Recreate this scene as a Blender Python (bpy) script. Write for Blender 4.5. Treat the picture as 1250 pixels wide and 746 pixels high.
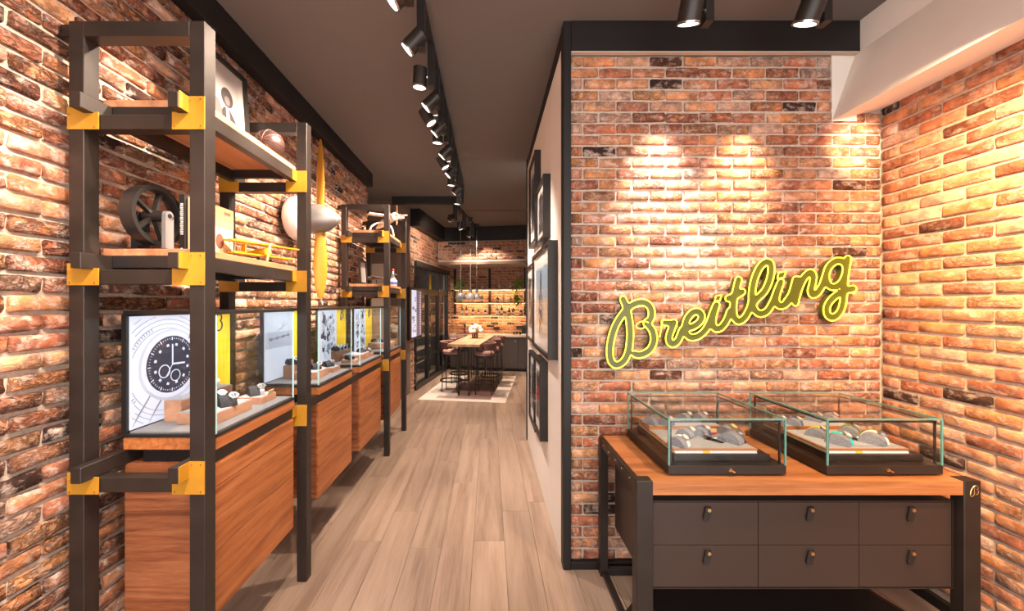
import bpy, bmesh, math, random
import numpy as np
from mathutils import Vector, Matrix

# ------------------------------------------------------------------ scene, camera, light
for o in list(bpy.data.objects):
    bpy.data.objects.remove(o)
SC = bpy.context.scene
COL = SC.collection
PI = math.pi
F = 455.0            # focal length in pixels of the 1250x746 photograph
PX, PY = 597.0, 371.0
EYE = 1.77

cam = bpy.data.cameras.new('camera')
cam.sensor_width = 36.0
cam.lens = F / 1250.0 * 36.0
cam.shift_x = (625.0 - PX) / 1250.0
cam.shift_y = (PY - 373.0) / 1250.0
cam.clip_start = 0.02
camo = bpy.data.objects.new('camera', cam)
COL.objects.link(camo)
camo.location = (0, 0, EYE)
camo.rotation_euler = (PI / 2, 0, 0)
SC.camera = camo

SC.view_settings.view_transform = 'Standard'
SC.view_settings.look = 'None'
SC.view_settings.gamma = 1.0
SC.view_settings.use_curve_mapping = False
SC.view_settings.exposure = 1.25

world = bpy.data.worlds.new('mall_light')
SC.world = world
world.use_nodes = True
bg = world.node_tree.nodes['Background']
bg.inputs[0].default_value = (1.0, 0.92, 0.86, 1)
bg.inputs[1].default_value = 1.85

# spot groups: watts, colour, cone degrees, blend
WARM = (1.0, 0.70, 0.45)
AMBER = (1.0, 0.60, 0.27)
SOFT = (1.0, 0.78, 0.60)
P_LEFT = 160.0       # corridor heads aimed at the left wall
P_AISLE = 95.0      # corridor heads aimed at the floor and the partition
P_SIGN = 120.0       # heads over the sign
P_RIGHT = 170.0     # heads washing the right wall
P_KITCHEN = 85.0
SPOTS = []


def spot(loc, target, watts, color, cone=50, blend=0.6, radius=0.035, parent=None):
    d = bpy.data.lights.new('spot_beam', 'SPOT')
    d.energy = watts
    d.color = color
    d.spot_size = math.radians(cone)
    d.spot_blend = blend
    d.shadow_soft_size = radius
    o = bpy.data.objects.new('spot_beam', d)
    COL.objects.link(o)
    v = Vector(target) - Vector(loc)
    o.rotation_euler = v.to_track_quat('-Z', 'Y').to_euler()
    o.location = loc
    return o


def strip_light(loc, sx, sy, rot, watts, color):
    d = bpy.data.lights.new('led_strip_light', 'AREA')
    d.shape = 'RECTANGLE'
    d.size, d.size_y = sx, sy
    d.energy, d.color = watts, color
    o = bpy.data.objects.new('led_strip_light', d)
    COL.objects.link(o)
    o.location, o.rotation_euler = loc, rot
    return o


def at(px, py, d):
    """point that shows at pixel px,py at depth d"""
    return Vector(((px - PX) / F * d, d, EYE - (py - PY) / F * d))


# ------------------------------------------------------------------ materials
def mat(name, color, rough=0.5, metal=0.0, spec=0.5, emit=None, estr=0.0):
    m = bpy.data.materials.new(name)
    m.use_nodes = True
    b = m.node_tree.nodes['Principled BSDF']
    b.inputs['Base Color'].default_value = (*color, 1)
    b.inputs['Roughness'].default_value = rough
    b.inputs['Metallic'].default_value = metal
    b.inputs['Specular IOR Level'].default_value = spec
    if emit:
        b.inputs['Emission Color'].default_value = (*emit, 1)
        b.inputs['Emission Strength'].default_value = estr
    return m


def N(m, t, **kw):
    n = m.node_tree.nodes.new(t)
    for k, v in kw.items():
        if k.startswith('i_'):
            n.inputs[k[2:].replace('_', ' ')].default_value = v
        else:
            setattr(n, k, v)
    return n


def L(m, a, b):
    m.node_tree.links.new(a, b)


def ramp(m, stops, interp='LINEAR'):
    r = N(m, 'ShaderNodeValToRGB')
    cr = r.color_ramp
    cr.interpolation = interp
    while len(cr.elements) > 1:
        cr.elements.remove(cr.elements[-1])
    cr.elements[0].position = stops[0][0]
    cr.elements[0].color = (*stops[0][1], 1)
    for p, c in stops[1:]:
        e = cr.elements.new(p)
        e.color = (*c, 1)
    return r


def brick_mat(name, bump=1.0, white=0.5, sat=1.0):
    m = mat(name, (0.4, 0.2, 0.1), 0.85, spec=0.25)
    b = m.node_tree.nodes['Principled BSDF']
    tc = N(m, 'ShaderNodeTexCoord')
    oi = N(m, 'ShaderNodeObjectInfo')
    ge = N(m, 'ShaderNodeNewGeometry')
    add = N(m, 'ShaderNodeMath', operation='ADD')
    L(m, oi.outputs['Random'], add.inputs[0])
    L(m, ge.outputs['Random Per Island'], add.inputs[1])
    fr = N(m, 'ShaderNodeMath', operation='FRACT')
    L(m, add.outputs[0], fr.inputs[0])
    sc = N(m, 'ShaderNodeMath', operation='MULTIPLY')
    sc.inputs[1].default_value = 53.0
    L(m, fr.outputs[0], sc.inputs[0])
    off = N(m, 'ShaderNodeVectorMath', operation='ADD')
    L(m, tc.outputs['Object'], off.inputs[0])
    cx = N(m, 'ShaderNodeCombineXYZ')
    L(m, sc.outputs[0], cx.inputs[1])
    L(m, sc.outputs[0], cx.inputs[0])
    L(m, cx.outputs[0], off.inputs[1])
    # base colour per brick
    r = ramp(m, [(0.0, (0.042, 0.020, 0.016)), (0.035, (0.055, 0.026, 0.02)), (0.05, (0.31, 0.115, 0.07)),
                 (0.25, (0.43, 0.165, 0.095)), (0.42, (0.52, 0.235, 0.105)), (0.6, (0.44, 0.19, 0.125)),
                 (0.78, (0.58, 0.30, 0.15)), (0.92, (0.48, 0.28, 0.20)), (1.0, (0.53, 0.34, 0.26))])
    L(m, fr.outputs[0], r.inputs[0])
    # large blotches inside a brick
    n1 = N(m, 'ShaderNodeTexNoise', i_Scale=14.0, i_Detail=3.0)
    L(m, off.outputs[0], n1.inputs['Vector'])
    rb = ramp(m, [(0.36, (0.62, 0.58, 0.58)), (0.52, (1, 1, 1)), (0.66, (1.35, 1.15, 0.95))])
    L(m, n1.outputs['Fac'], rb.inputs[0])
    mul = N(m, 'ShaderNodeMix', data_type='RGBA', blend_type='MULTIPLY')
    mul.inputs['Factor'].default_value = 1.0
    L(m, r.outputs[0], mul.inputs[6])
    L(m, rb.outputs[0], mul.inputs[7])
    # lime smears
    mp = N(m, 'ShaderNodeMapping')
    mp.inputs['Scale'].default_value = (0.75, 1, 1.2)
    L(m, off.outputs[0], mp.inputs[0])
    n2 = N(m, 'ShaderNodeTexNoise', i_Scale=22.0, i_Detail=5.0, i_Roughness=0.65)
    L(m, mp.outputs[0], n2.inputs['Vector'])
    rw = ramp(m, [(0.50, (0, 0, 0)), (0.64, (1, 1, 1))])
    L(m, n2.outputs['Fac'], rw.inputs[0])
    mw = N(m, 'ShaderNodeMath', operation='MULTIPLY')
    mw.inputs[1].default_value = white
    L(m, rw.outputs[0], mw.inputs[0])
    mix = N(m, 'ShaderNodeMix', data_type='RGBA')
    L(m, mw.outputs[0], mix.inputs['Factor'])
    L(m, mul.outputs[2], mix.inputs[6])
    mix.inputs[7].default_value = (0.62, 0.48, 0.41, 1)
    mixout = mix.outputs[2]
    # folds and pits of hand-thrown clay
    mp2 = N(m, 'ShaderNodeMapping')
    mp2.inputs['Scale'].default_value = (0.75, 1.0, 1.1)
    mp2.inputs['Rotation'].default_value = (0, 0.25, 0)
    L(m, off.outputs[0], mp2.inputs[0])
    n3 = N(m, 'ShaderNodeTexNoise', i_Scale=42.0, i_Detail=6.0, i_Roughness=0.7, i_Distortion=0.6)
    L(m, mp2.outputs[0], n3.inputs['Vector'])
    n4 = N(m, 'ShaderNodeTexVoronoi', i_Scale=55.0)
    n4.feature = 'SMOOTH_F1'
    L(m, mp2.outputs[0], n4.inputs['Vector'])
    a1 = N(m, 'ShaderNodeMath', operation='MULTIPLY_ADD')
    a1.inputs[1].default_value = 0.5
    L(m, n4.outputs['Distance'], a1.inputs[0])
    L(m, n3.outputs['Fac'], a1.inputs[2])
    # cracks along folds
    n5 = N(m, 'ShaderNodeTexNoise', i_Scale=25.0, i_Detail=5.0, i_Roughness=0.65, i_Distortion=0.5)
    L(m, mp2.outputs[0], n5.inputs['Vector'])
    sb = N(m, 'ShaderNodeMath', operation='SUBTRACT')
    sb.inputs[1].default_value = 0.49
    L(m, n5.outputs['Fac'], sb.inputs[0])
    ab = N(m, 'ShaderNodeMath', operation='ABSOLUTE')
    L(m, sb.outputs[0], ab.inputs[0])
    ck = N(m, 'ShaderNodeMapRange')
    ck.inputs[1].default_value = 0.0
    ck.inputs[2].default_value = 0.075
    L(m, ab.outputs[0], ck.inputs[0])
    a2 = N(m, 'ShaderNodeMath', operation='MULTIPLY_ADD')
    a2.inputs[1].default_value = 0.45
    L(m, ck.outputs[0], a2.inputs[0])
    L(m, a1.outputs[0], a2.inputs[2])
    # how rough each brick is
    amt = N(m, 'ShaderNodeMapRange')
    amt.inputs[3].default_value = 0.25 * bump
    amt.inputs[4].default_value = 1.0 * bump
    fr2 = N(m, 'ShaderNodeMath', operation='FRACT')
    sc2 = N(m, 'ShaderNodeMath', operation='MULTIPLY')
    sc2.inputs[1].default_value = 17.3
    L(m, fr.outputs[0], sc2.inputs[0])
    L(m, sc2.outputs[0], fr2.inputs[0])
    L(m, fr2.outputs[0], amt.inputs[0])
    # cracks are coloured darker, most on the roughest bricks
    rp = ramp(m, [(0.0, (0.20, 0.15, 0.13)), (1.0, (1, 1, 1))])
    L(m, ck.outputs[0], rp.inputs[0])
    dm = N(m, 'ShaderNodeMath', operation='MULTIPLY', use_clamp=True)
    dm.inputs[1].default_value = 0.75
    L(m, amt.outputs[0], dm.inputs[0])
    mp3 = N(m, 'ShaderNodeMix', data_type='RGBA', blend_type='MULTIPLY')
    L(m, dm.outputs[0], mp3.inputs['Factor'])
    L(m, mixout, mp3.inputs[6])
    L(m, rp.outputs[0], mp3.inputs[7])
    L(m, mp3.outputs[2], b.inputs['Base Color'])
    bp = N(m, 'ShaderNodeBump', i_Distance=0.03)
    L(m, amt.outputs[0], bp.inputs['Strength'])
    L(m, a2.outputs[0], bp.inputs['Height'])
    L(m, bp.outputs[0], b.inputs['Normal'])
    return m


def noise_mat(name, c1, c2, scale, rough=0.6, bump=0.0, stretch=(1, 1, 1), spec=0.4, dist=0.003, detail=4.0, rough2=None):
    m = mat(name, c1, rough, spec=spec)
    b = m.node_tree.nodes['Principled BSDF']
    tc = N(m, 'ShaderNodeTexCoord')
    mp = N(m, 'ShaderNodeMapping')
    mp.inputs['Scale'].default_value = stretch
    L(m, tc.outputs['Object'], mp.inputs[0])
    n = N(m, 'ShaderNodeTexNoise', i_Scale=scale, i_Detail=detail)
    L(m, mp.outputs[0], n.inputs['Vector'])
    r = ramp(m, [(0.35, c1), (0.65, c2)])
    L(m, n.outputs['Fac'], r.inputs[0])
    L(m, r.outputs[0], b.inputs['Base Color'])
    if bump:
        bp = N(m, 'ShaderNodeBump', i_Distance=dist, i_Strength=bump)
        L(m, n.outputs['Fac'], bp.inputs['Height'])
        L(m, bp.outputs[0], b.inputs['Normal'])
    return m


def wood_mat(name, dark, mid, light, axis='Y', rough=0.38, scale=1.0, perobj=0.0):
    m = mat(name, mid, rough, spec=0.4)
    b = m.node_tree.nodes['Principled BSDF']
    tc = N(m, 'ShaderNodeTexCoord')
    oi = N(m, 'ShaderNodeObjectInfo')
    sc = N(m, 'ShaderNodeMath', operation='MULTIPLY')
    sc.inputs[1].default_value = 31.0
    L(m, oi.outputs['Random'], sc.inputs[0])
    off = N(m, 'ShaderNodeVectorMath', operation='ADD')
    L(m, tc.outputs['Object'], off.inputs[0])
    L(m, sc.outputs[0], off.inputs[1])
    mp = N(m, 'ShaderNodeMapping')
    s = [9.0 * scale] * 3
    s['XYZ'.index(axis)] = 0.55 * scale
    mp.inputs['Scale'].default_value = s
    L(m, off.outputs[0], mp.inputs[0])
    n1 = N(m, 'ShaderNodeTexNoise', i_Scale=1.6, i_Detail=4.0, i_Distortion=0.8)
    L(m, mp.outputs[0], n1.inputs['Vector'])
    n2 = N(m, 'ShaderNodeTexNoise', i_Scale=14.0, i_Detail=3.0)
    L(m, mp.outputs[0], n2.inputs['Vector'])
    ad = N(m, 'ShaderNodeMath', operation='MULTIPLY_ADD')
    ad.inputs[1].default_value = 0.35
    L(m, n2.outputs['Fac'], ad.inputs[0])
    L(m, n1.outputs['Fac'], ad.inputs[2])
    r = ramp(m, [(0.48, dark), (0.66, mid), (0.86, light)])
    L(m, ad.outputs[0], r.inputs[0])
    out = r.outputs[0]
    if perobj:
        hv = N(m, 'ShaderNodeHueSaturation')
        mr = N(m, 'ShaderNodeMapRange')
        mr.inputs[3].default_value = 1.0 - perobj
        mr.inputs[4].default_value = 1.0 + perobj
        L(m, oi.outputs['Random'], mr.inputs[0])
        L(m, mr.outputs[0], hv.inputs['Value'])
        L(m, out, hv.inputs['Color'])
        out = hv.outputs[0]
    L(m, out, b.inputs['Base Color'])
    bp = N(m, 'ShaderNodeBump', i_Distance=0.0008, i_Strength=0.4)
    L(m, n2.outputs['Fac'], bp.inputs['Height'])
    L(m, bp.outputs[0], b.inputs['Normal'])
    return m


def glass_mat(name, tint=(0.96, 0.985, 0.975), ior=1.45):
    m = bpy.data.materials.new(name)
    m.use_nodes = True
    nt = m.node_tree
    nt.nodes.remove(nt.nodes['Principled BSDF'])
    out = nt.nodes['Material Output']
    tr = N(m, 'ShaderNodeBsdfTransparent')
    tr.inputs[0].default_value = (*tint, 1)
    gl = N(m, 'ShaderNodeBsdfGlossy')
    gl.inputs['Roughness'].default_value = 0.02
    lw = N(m, 'ShaderNodeLayerWeight')
    lw.inputs[0].default_value = 0.5
    pw = N(m, 'ShaderNodeMath', operation='POWER')
    pw.inputs[1].default_value = 5.0
    L(m, lw.outputs['Facing'], pw.inputs[0])
    fr = N(m, 'ShaderNodeMath', operation='MULTIPLY_ADD')
    fr.inputs[1].default_value = 0.55
    fr.inputs[2].default_value = 0.022
    L(m, pw.outputs[0], fr.inputs[0])
    mx = N(m, 'ShaderNodeMixShader')
    L(m, fr.outputs[0], mx.inputs[0])
    L(m, tr.outputs[0], mx.inputs[1])
    L(m, gl.outputs[0], mx.inputs[2])
    L(m, mx.outputs[0], out.inputs[0])
    return m


M = {}
M['brick'] = brick_mat('reclaimed_brick', 0.8, 0.65)
M['brick_rough'] = brick_mat('rough_reclaimed_brick', 1.15, 0.8)
M['brick_smooth'] = brick_mat('smoother_reclaimed_brick', 0.55, 0.45)
M['mortar'] = noise_mat('lime_mortar', (0.40, 0.315, 0.26), (0.52, 0.425, 0.355), 60, 0.95, 0.5, spec=0.1)
M['metal'] = noise_mat('dark_bronze_metal', (0.017, 0.0115, 0.0095), (0.022, 0.016, 0.0135), 9, 0.40, 0.0, spec=0.4)
M['black'] = mat('black_paint', (0.010, 0.008, 0.008), 0.5, spec=0.35)
M['blackmetal'] = mat('black_metal', (0.014, 0.012, 0.012), 0.35, spec=0.5)
M['chrome'] = mat('brushed_steel', (0.6, 0.58, 0.56), 0.25, 1.0)
M['satin'] = mat('satin_aluminium', (0.34, 0.32, 0.31), 0.42, 0.75)
M['brass'] = noise_mat('yellow_brass_plate', (0.36, 0.165, 0.012), (0.42, 0.20, 0.016), 12, 0.38, 0.0, spec=0.5)
M['gold'] = mat('polished_gold', (0.85, 0.62, 0.30), 0.25, 1.0)
M['ceiling'] = mat('dark_grey_ceiling', (0.14, 0.12, 0.11), 0.75, spec=0.3)
M['plaster'] = noise_mat('warm_white_plaster', (0.74, 0.67, 0.61), (0.78, 0.71, 0.65), 3, 0.8, 0.0, spec=0.2)
M['beige'] = mat('beige_plaster', (0.50, 0.40, 0.33), 0.8, spec=0.2)
M['brown'] = mat('brown_plaster', (0.16, 0.105, 0.08), 0.8, spec=0.2)
M['cab'] = wood_mat('orange_walnut_veneer', (0.23, 0.068, 0.020), (0.36, 0.115, 0.033), (0.45, 0.165, 0.055), 'Y', 0.42, 2.2)
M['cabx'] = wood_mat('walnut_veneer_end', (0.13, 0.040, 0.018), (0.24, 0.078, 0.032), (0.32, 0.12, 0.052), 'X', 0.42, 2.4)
M['board'] = wood_mat('shelf_board_wood', (0.30, 0.12, 0.055), (0.42, 0.185, 0.09), (0.52, 0.25, 0.13), 'Y', 0.5)
M['boardx'] = wood_mat('worktop_wood', (0.24, 0.080, 0.028), (0.37, 0.140, 0.050), (0.48, 0.21, 0.085), 'X', 0.32)
M['block'] = wood_mat('riser_wood', (0.36, 0.17, 0.10), (0.46, 0.23, 0.14), (0.52, 0.28, 0.18), 'Y', 0.5)
M['plank'] = wood_mat('floor_oak', (0.235, 0.160, 0.120), (0.315, 0.222, 0.168), (0.375, 0.272, 0.21), 'Y', 0.36, 0.75, 0.12)
M['tablewood'] = wood_mat('table_oak', (0.30, 0.17, 0.09), (0.42, 0.26, 0.15), (0.50, 0.33, 0.20), 'Y', 0.45)
M['pictureglass'] = glass_mat('picture_glass', (0.97, 0.97, 0.97))
M['pictureglass'].node_tree.nodes['Math.001'].inputs[1].default_value = 0.12
M['glass'] = glass_mat('clear_glass', (0.97, 0.985, 0.98), 1.30)
M['glassedge'] = mat('green_glass_edge', (0.11, 0.29, 0.255), 0.15, spec=0.6)
M['cyanedge'] = mat('cyan_glass_edge', (0.42, 0.68, 0.72), 0.15, spec=0.6)
M['drawer'] = mat('brown_grey_lacquer', (0.042, 0.027, 0.022), 0.36, spec=0.4)
M['leather'] = noise_mat('black_leather', (0.012, 0.009, 0.009), (0.02, 0.015, 0.014), 60, 0.55, 0.3)
M['suede'] = noise_mat('grey_suede', (0.31, 0.32, 0.36), (0.38, 0.39, 0.43), 90, 0.95, 0.2, spec=0.1)
M['suededark'] = noise_mat('dark_grey_suede', (0.20, 0.20, 0.225), (0.26, 0.26, 0.29), 90, 0.95, 0.2, spec=0.1)
M['charcoal'] = noise_mat('charcoal_suede', (0.030, 0.030, 0.036), (0.05, 0.05, 0.058), 90, 0.9, 0.2, spec=0.1)
M['tray'] = mat('pale_grey_tray', (0.19, 0.185, 0.20), 0.7)
M['steel'] = mat('watch_steel', (0.72, 0.72, 0.76), 0.28, 1.0)
M['white'] = mat('matt_white', (0.78, 0.75, 0.72), 0.6)
M['beigemount'] = mat('aged_white_mount', (0.30, 0.265, 0.245), 0.7)
M['cream'] = mat('cream_card', (0.60, 0.44, 0.25), 0.7)
M['yellow'] = mat('bright_yellow', (0.80, 0.50, 0.03), 0.5)
M['orange'] = mat('orange_print', (0.75, 0.26, 0.06), 0.6)
M['red'] = mat('red_paint', (0.6, 0.03, 0.03), 0.45)
M['blue'] = mat('deep_blue', (0.06, 0.12, 0.36), 0.4)
M['teal'] = mat('turquoise_rubber', (0.02, 0.62, 0.62), 0.5)
M['green'] = mat('leaf_green', (0.10, 0.26, 0.03), 0.6)
M['green2'] = mat('pale_leaf_green', (0.26, 0.40, 0.05), 0.6)
M['flower'] = mat('white_petals', (0.85, 0.80, 0.68), 0.8)
M['planeyellow'] = mat('model_aircraft_yellow', (0.55, 0.27, 0.008), 0.4)
M['propyellow'] = mat('ochre_propeller_paint', (0.40, 0.19, 0.015), 0.4)
M['seat'] = noise_mat('rose_brown_fabric', (0.26, 0.14, 0.12), (0.34, 0.20, 0.17), 50, 0.9, 0.2)
M['seatback'] = mat('brown_leather', (0.13, 0.055, 0.04), 0.5)
M['rugwhite'] = noise_mat('ivory_rug_pile', (0.66, 0.56, 0.50), (0.75, 0.66, 0.60), 80, 1.0, 0.5, spec=0.05)
M['rugbrown'] = noise_mat('mauve_rug_pile', (0.26, 0.16, 0.14), (0.33, 0.22, 0.19), 80, 1.0, 0.5, spec=0.05)
M['ruggrey'] = noise_mat('grey_rug_pile', (0.36, 0.28, 0.24), (0.42, 0.33, 0.29), 80, 1.0, 0.5, spec=0.05)
M['counter'] = mat('pale_stone_worktop', (0.60, 0.50, 0.42), 0.35)
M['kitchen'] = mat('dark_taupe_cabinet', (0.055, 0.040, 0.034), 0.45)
M['lampgrey'] = mat('grey_enamel', (0.15, 0.145, 0.145), 0.35)
M['amber'] = mat('amber_bottle_glass', (0.10, 0.025, 0.01), 0.12)
M['brownglass'] = mat('brown_bottle_glass', (0.05, 0.015, 0.01), 0.12)
M['clearbottle'] = mat('pale_bottle_glass', (0.45, 0.42, 0.36), 0.12)
M['greenbottle'] = mat('green_bottle_glass', (0.06, 0.13, 0.05), 0.12)
M['bluebottle'] = mat('grey_blue_bottle_glass', (0.16, 0.17, 0.24), 0.12)
M['label'] = mat('bottle_label_paper', (0.62, 0.52, 0.42), 0.7)
M['navyprint'] = mat('navy_print', (0.03, 0.03, 0.09), 0.6)
M['lens'] = mat('lamp_lens', (0.9, 0.9, 0.9), 0.3, emit=(1.0, 0.95, 0.9), estr=4.0)
M['neon'] = mat('yellow_neon', (0.9, 0.9, 0.1), 0.4, emit=(0.86, 0.90, 0.03), estr=0.85)
M['signback'] = mat('olive_yellow_acrylic', (0.070, 0.078, 0.006), 0.35)
M['lightbox'] = mat('backlit_white_panel', (0.25, 0.25, 0.28), 0.4, emit=(0.80, 0.82, 1.0), estr=0.34)
M['lightgrey'] = mat('backlit_pale_grey_print', (0.30, 0.30, 0.34), 0.4, emit=(0.50, 0.51, 0.66), estr=0.28)
M['lightmid'] = mat('backlit_grey_print', (0.14, 0.14, 0.17), 0.4, emit=(0.25, 0.26, 0.36), estr=0.25)
M['lightdark'] = mat('backlit_black_print', (0.02, 0.02, 0.03), 0.4, emit=(0.05, 0.05, 0.09), estr=0.2)
M['lightyellow'] = mat('backlit_yellow_panel', (0.8, 0.55, 0.03), 0.4, emit=(0.85, 0.50, 0.02), estr=0.22)
M['mauvelight'] = mat('backlit_mauve_panel', (0.07, 0.055, 0.07), 0.4, emit=(0.13, 0.10, 0.13), estr=0.35)
M['photopale'] = mat('pale_grey_photo_print', (0.24, 0.215, 0.21), 0.3)
M['photomid'] = mat('grey_photo_print', (0.09, 0.08, 0.08), 0.3)
M['photodark'] = mat('dark_photo_print', (0.035, 0.03, 0.03), 0.3)
M['sky'] = mat('pale_blue_print', (0.40, 0.56, 0.72), 0.3)
M['sand'] = mat('sand_print', (0.70, 0.60, 0.47), 0.3)
M['walllight'] = mat('warm_led', (1, 1, 1), 0.5, emit=(1.0, 0.72, 0.40), estr=0.9)
M['socket'] = mat('black_plastic', (0.015, 0.012, 0.012), 0.4)


# ------------------------------------------------------------------ building helpers
class MB:
    """collects shapes into one bmesh"""

    def __init__(self):
        self.bm = bmesh.new()

    def box(self, x0, x1, y0, y1, z0, z1, bev=0.0):
        x0, x1 = min(x0, x1), max(x0, x1)
        y0, y1 = min(y0, y1), max(y0, y1)
        z0, z1 = min(z0, z1), max(z0, z1)
        r = bmesh.ops.create_cube(self.bm, size=1.0)
        vs = r['verts']
        for v in vs:
            v.co = Vector((x0 + (v.co.x + .5) * (x1 - x0), y0 + (v.co.y + .5) * (y1 - y0), z0 + (v.co.z + .5) * (z1 - z0)))
        if bev:
            es = list({e for v in vs for e in v.link_edges})
            bmesh.ops.bevel(self.bm, geom=es, offset=bev, segments=1, affect='EDGES', profile=0.5)
        return self

    def obox(self, c, sx, sy, sz, rz=0.0, rx=0.0, ry=0.0):
        r = bmesh.ops.create_cube(self.bm, size=1.0)
        mtx = Matrix.Translation(c) @ Matrix.Rotation(rz, 4, 'Z') @ Matrix.Rotation(ry, 4, 'Y') @ Matrix.Rotation(rx, 4, 'X') @ Matrix.Diagonal((sx, sy, sz, 1))
        bmesh.ops.transform(self.bm, matrix=mtx, verts=r['verts'])
        return self

    def bar(self, a, b, w, h):
        """square bar from a to b"""
        a, b = Vector(a), Vector(b)
        d = b - a
        r = bmesh.ops.create_cube(self.bm, size=1.0)
        q = d.to_track_quat('Y', 'Z').to_matrix().to_4x4()
        mtx = Matrix.Translation((a + b) / 2) @ q @ Matrix.Diagonal((w, d.length, h, 1))
        bmesh.ops.transform(self.bm, matrix=mtx, verts=r['verts'])
        return self

    def cyl(self, a, b, r1, r2=None, seg=16, caps=True):
        a, b = Vector(a), Vector(b)
        if r2 is None:
            r2 = r1
        d = b - a
        r = bmesh.ops.create_cone(self.bm, cap_ends=caps, segments=seg, radius1=r1, radius2=r2, depth=d.length)
        q = d.to_track_quat('Z', 'Y').to_matrix().to_4x4()
        bmesh.ops.transform(self.bm, matrix=Matrix.Translation((a + b) / 2) @ q, verts=r['verts'])
        return self

    def ball(self, c, rx, ry=None, rz=None, u=16, v=10, rot=None):
        ry = rx if ry is None else ry
        rz = rx if rz is None else rz
        r = bmesh.ops.create_uvsphere(self.bm, u_segments=u, v_segments=v, radius=1.0)
        mtx = Matrix.Translation(c) @ (rot.to_4x4() if rot else Matrix.Identity(4)) @ Matrix.Diagonal((rx, ry, rz, 1))
        bmesh.ops.transform(self.bm, matrix=mtx, verts=r['verts'])
        return self

    def lathe(self, c, prof, seg=20, mtx=None):
        """profile of (radius, height) turned about z"""
        rings = []
        X = Matrix.Translation(c) @ (mtx.to_4x4() if mtx else Matrix.Identity(4))
        for r, z in prof:
            if r < 1e-5:
                rings.append([self.bm.verts.new(X @ Vector((0, 0, z)))])
            else:
                rings.append([self.bm.verts.new(X @ Vector((r * math.cos(2 * PI * k / seg), r * math.sin(2 * PI * k / seg), z))) for k in range(seg)])
        for A, B in zip(rings, rings[1:]):
            for k in range(seg):
                k2 = (k + 1) % seg
                if len(A) == 1 and len(B) == 1:
                    continue
                if len(A) == 1:
                    self.bm.faces.new((A[0], B[k2], B[k]))
                elif len(B) == 1:
                    self.bm.faces.new((A[k], A[k2], B[0]))
                else:
                    self.bm.faces.new((A[k], A[k2], B[k2], B[k]))
        return self

    def tube(self, pts, r, seg=6, closed=False, caps=True):
        pts = [Vector(p) for p in pts]
        n = len(pts)
        rings = []
        prev = None
        for i, p in enumerate(pts):
            if closed:
                t = pts[(i + 1) % n] - pts[i - 1]
            else:
                t = pts[min(i + 1, n - 1)] - pts[max(i - 1, 0)]
            if t.length < 1e-9:
                t = Vector((0, 0, 1))
            t.normalize()
            if prev is None:
                up = Vector((0, 1, 0)) if abs(t.y) < 0.9 else Vector((1, 0, 0))
                nx = t.cross(up).normalized()
            else:
                nx = (prev - t * prev.dot(t)).normalized()
            prev = nx
            ny = t.cross(nx)
            rr = r[i] if isinstance(r, (list, tuple)) else r
            rings.append([self.bm.verts.new(p + (nx * math.cos(2 * PI * k / seg) + ny * math.sin(2 * PI * k / seg)) * rr) for k in range(seg)])
        m = n if closed else n - 1
        for i in range(m):
            A, B = rings[i], rings[(i + 1) % n]
            for k in range(seg):
                k2 = (k + 1) % seg
                self.bm.faces.new((A[k], A[k2], B[k2], B[k]))
        if not closed and caps:
            self.bm.faces.new(rings[0])
            self.bm.faces.new(list(reversed(rings[-1])))
        return self

    def prism(self, poly, mtx, depth):
        """2-D polygon (x, y) extruded along local +z by depth, placed by mtx"""
        a = [self.bm.verts.new(mtx @ Vector((x, y, 0))) for x, y in poly]
        b = [self.bm.verts.new(mtx @ Vector((x, y, depth))) for x, y in poly]
        n = len(poly)
        self.bm.faces.new(list(reversed(a)))
        self.bm.faces.new(b)
        for i in range(n):
            j = (i + 1) % n
            self.bm.faces.new((a[i], a[j], b[j], b[i]))
        return self

    def mesh(self, name, smooth=False, angle=None):
        bmesh.ops.recalc_face_normals(self.bm, faces=self.bm.faces)
        me = bpy.data.meshes.new(name)
        self.bm.to_mesh(me)
        self.bm.free()
        if smooth:
            for p in me.polygons:
                p.use_smooth = True
            if angle:
                try:
                    me.set_sharp_from_angle(angle=math.radians(angle))
                except Exception:
                    pass
        return me


def worldloc(o):
    v = Vector((0, 0, 0))
    while o:
        v += o.location
        o = o.parent
    return v


def obj(name, mb, material=None, parent=None, smooth=False, angle=40, label=None):
    """links the collected shapes (given in world coordinates) as one mesh object"""
    if parent is not None:
        w = worldloc(parent)
        if w.length:
            bmesh.ops.translate(mb.bm, vec=-w, verts=mb.bm.verts)
    me = mb.mesh(name, smooth, angle)
    o = bpy.data.objects.new(name, me)
    COL.objects.link(o)
    if material:
        me.materials.append(material)
    if parent is not None:
        o.parent = parent
    if label:
        o['label'] = label
    return o


def tag(o, label, cat, group=None):
    o['label'] = label
    o['category'] = cat
    if group:
        o['group'] = group
    return o


def recenter(o, loc):
    """moves the origin of a single-mesh thing to its base"""
    o.data.transform(Matrix.Translation(-Vector(loc)))
    o.location = loc
    return o


def thing(name, label, cat, loc=(0, 0, 0), group=None, rotz=0.0):
    o = bpy.data.objects.new(name, None)
    o.empty_display_size = 0.05
    COL.objects.link(o)
    o.location = loc
    o.rotation_euler = (0, 0, rotz)
    return tag(o, label, cat, group)


def structure(o):
    o['kind'] = 'structure'
    return o


def dup(root, loc, rotz, label, group=None):
    r = root.copy()
    COL.objects.link(r)
    r.location = loc
    r.rotation_euler = (0, 0, rotz)
    r['label'] = label
    if group:
        r['group'] = group
    for ch in list(root.children):
        c = ch.copy()
        COL.objects.link(c)
        c.parent = r
        for g in ch.children:
            d = g.copy()
            COL.objects.link(d)
            d.parent = c
    return r


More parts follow.
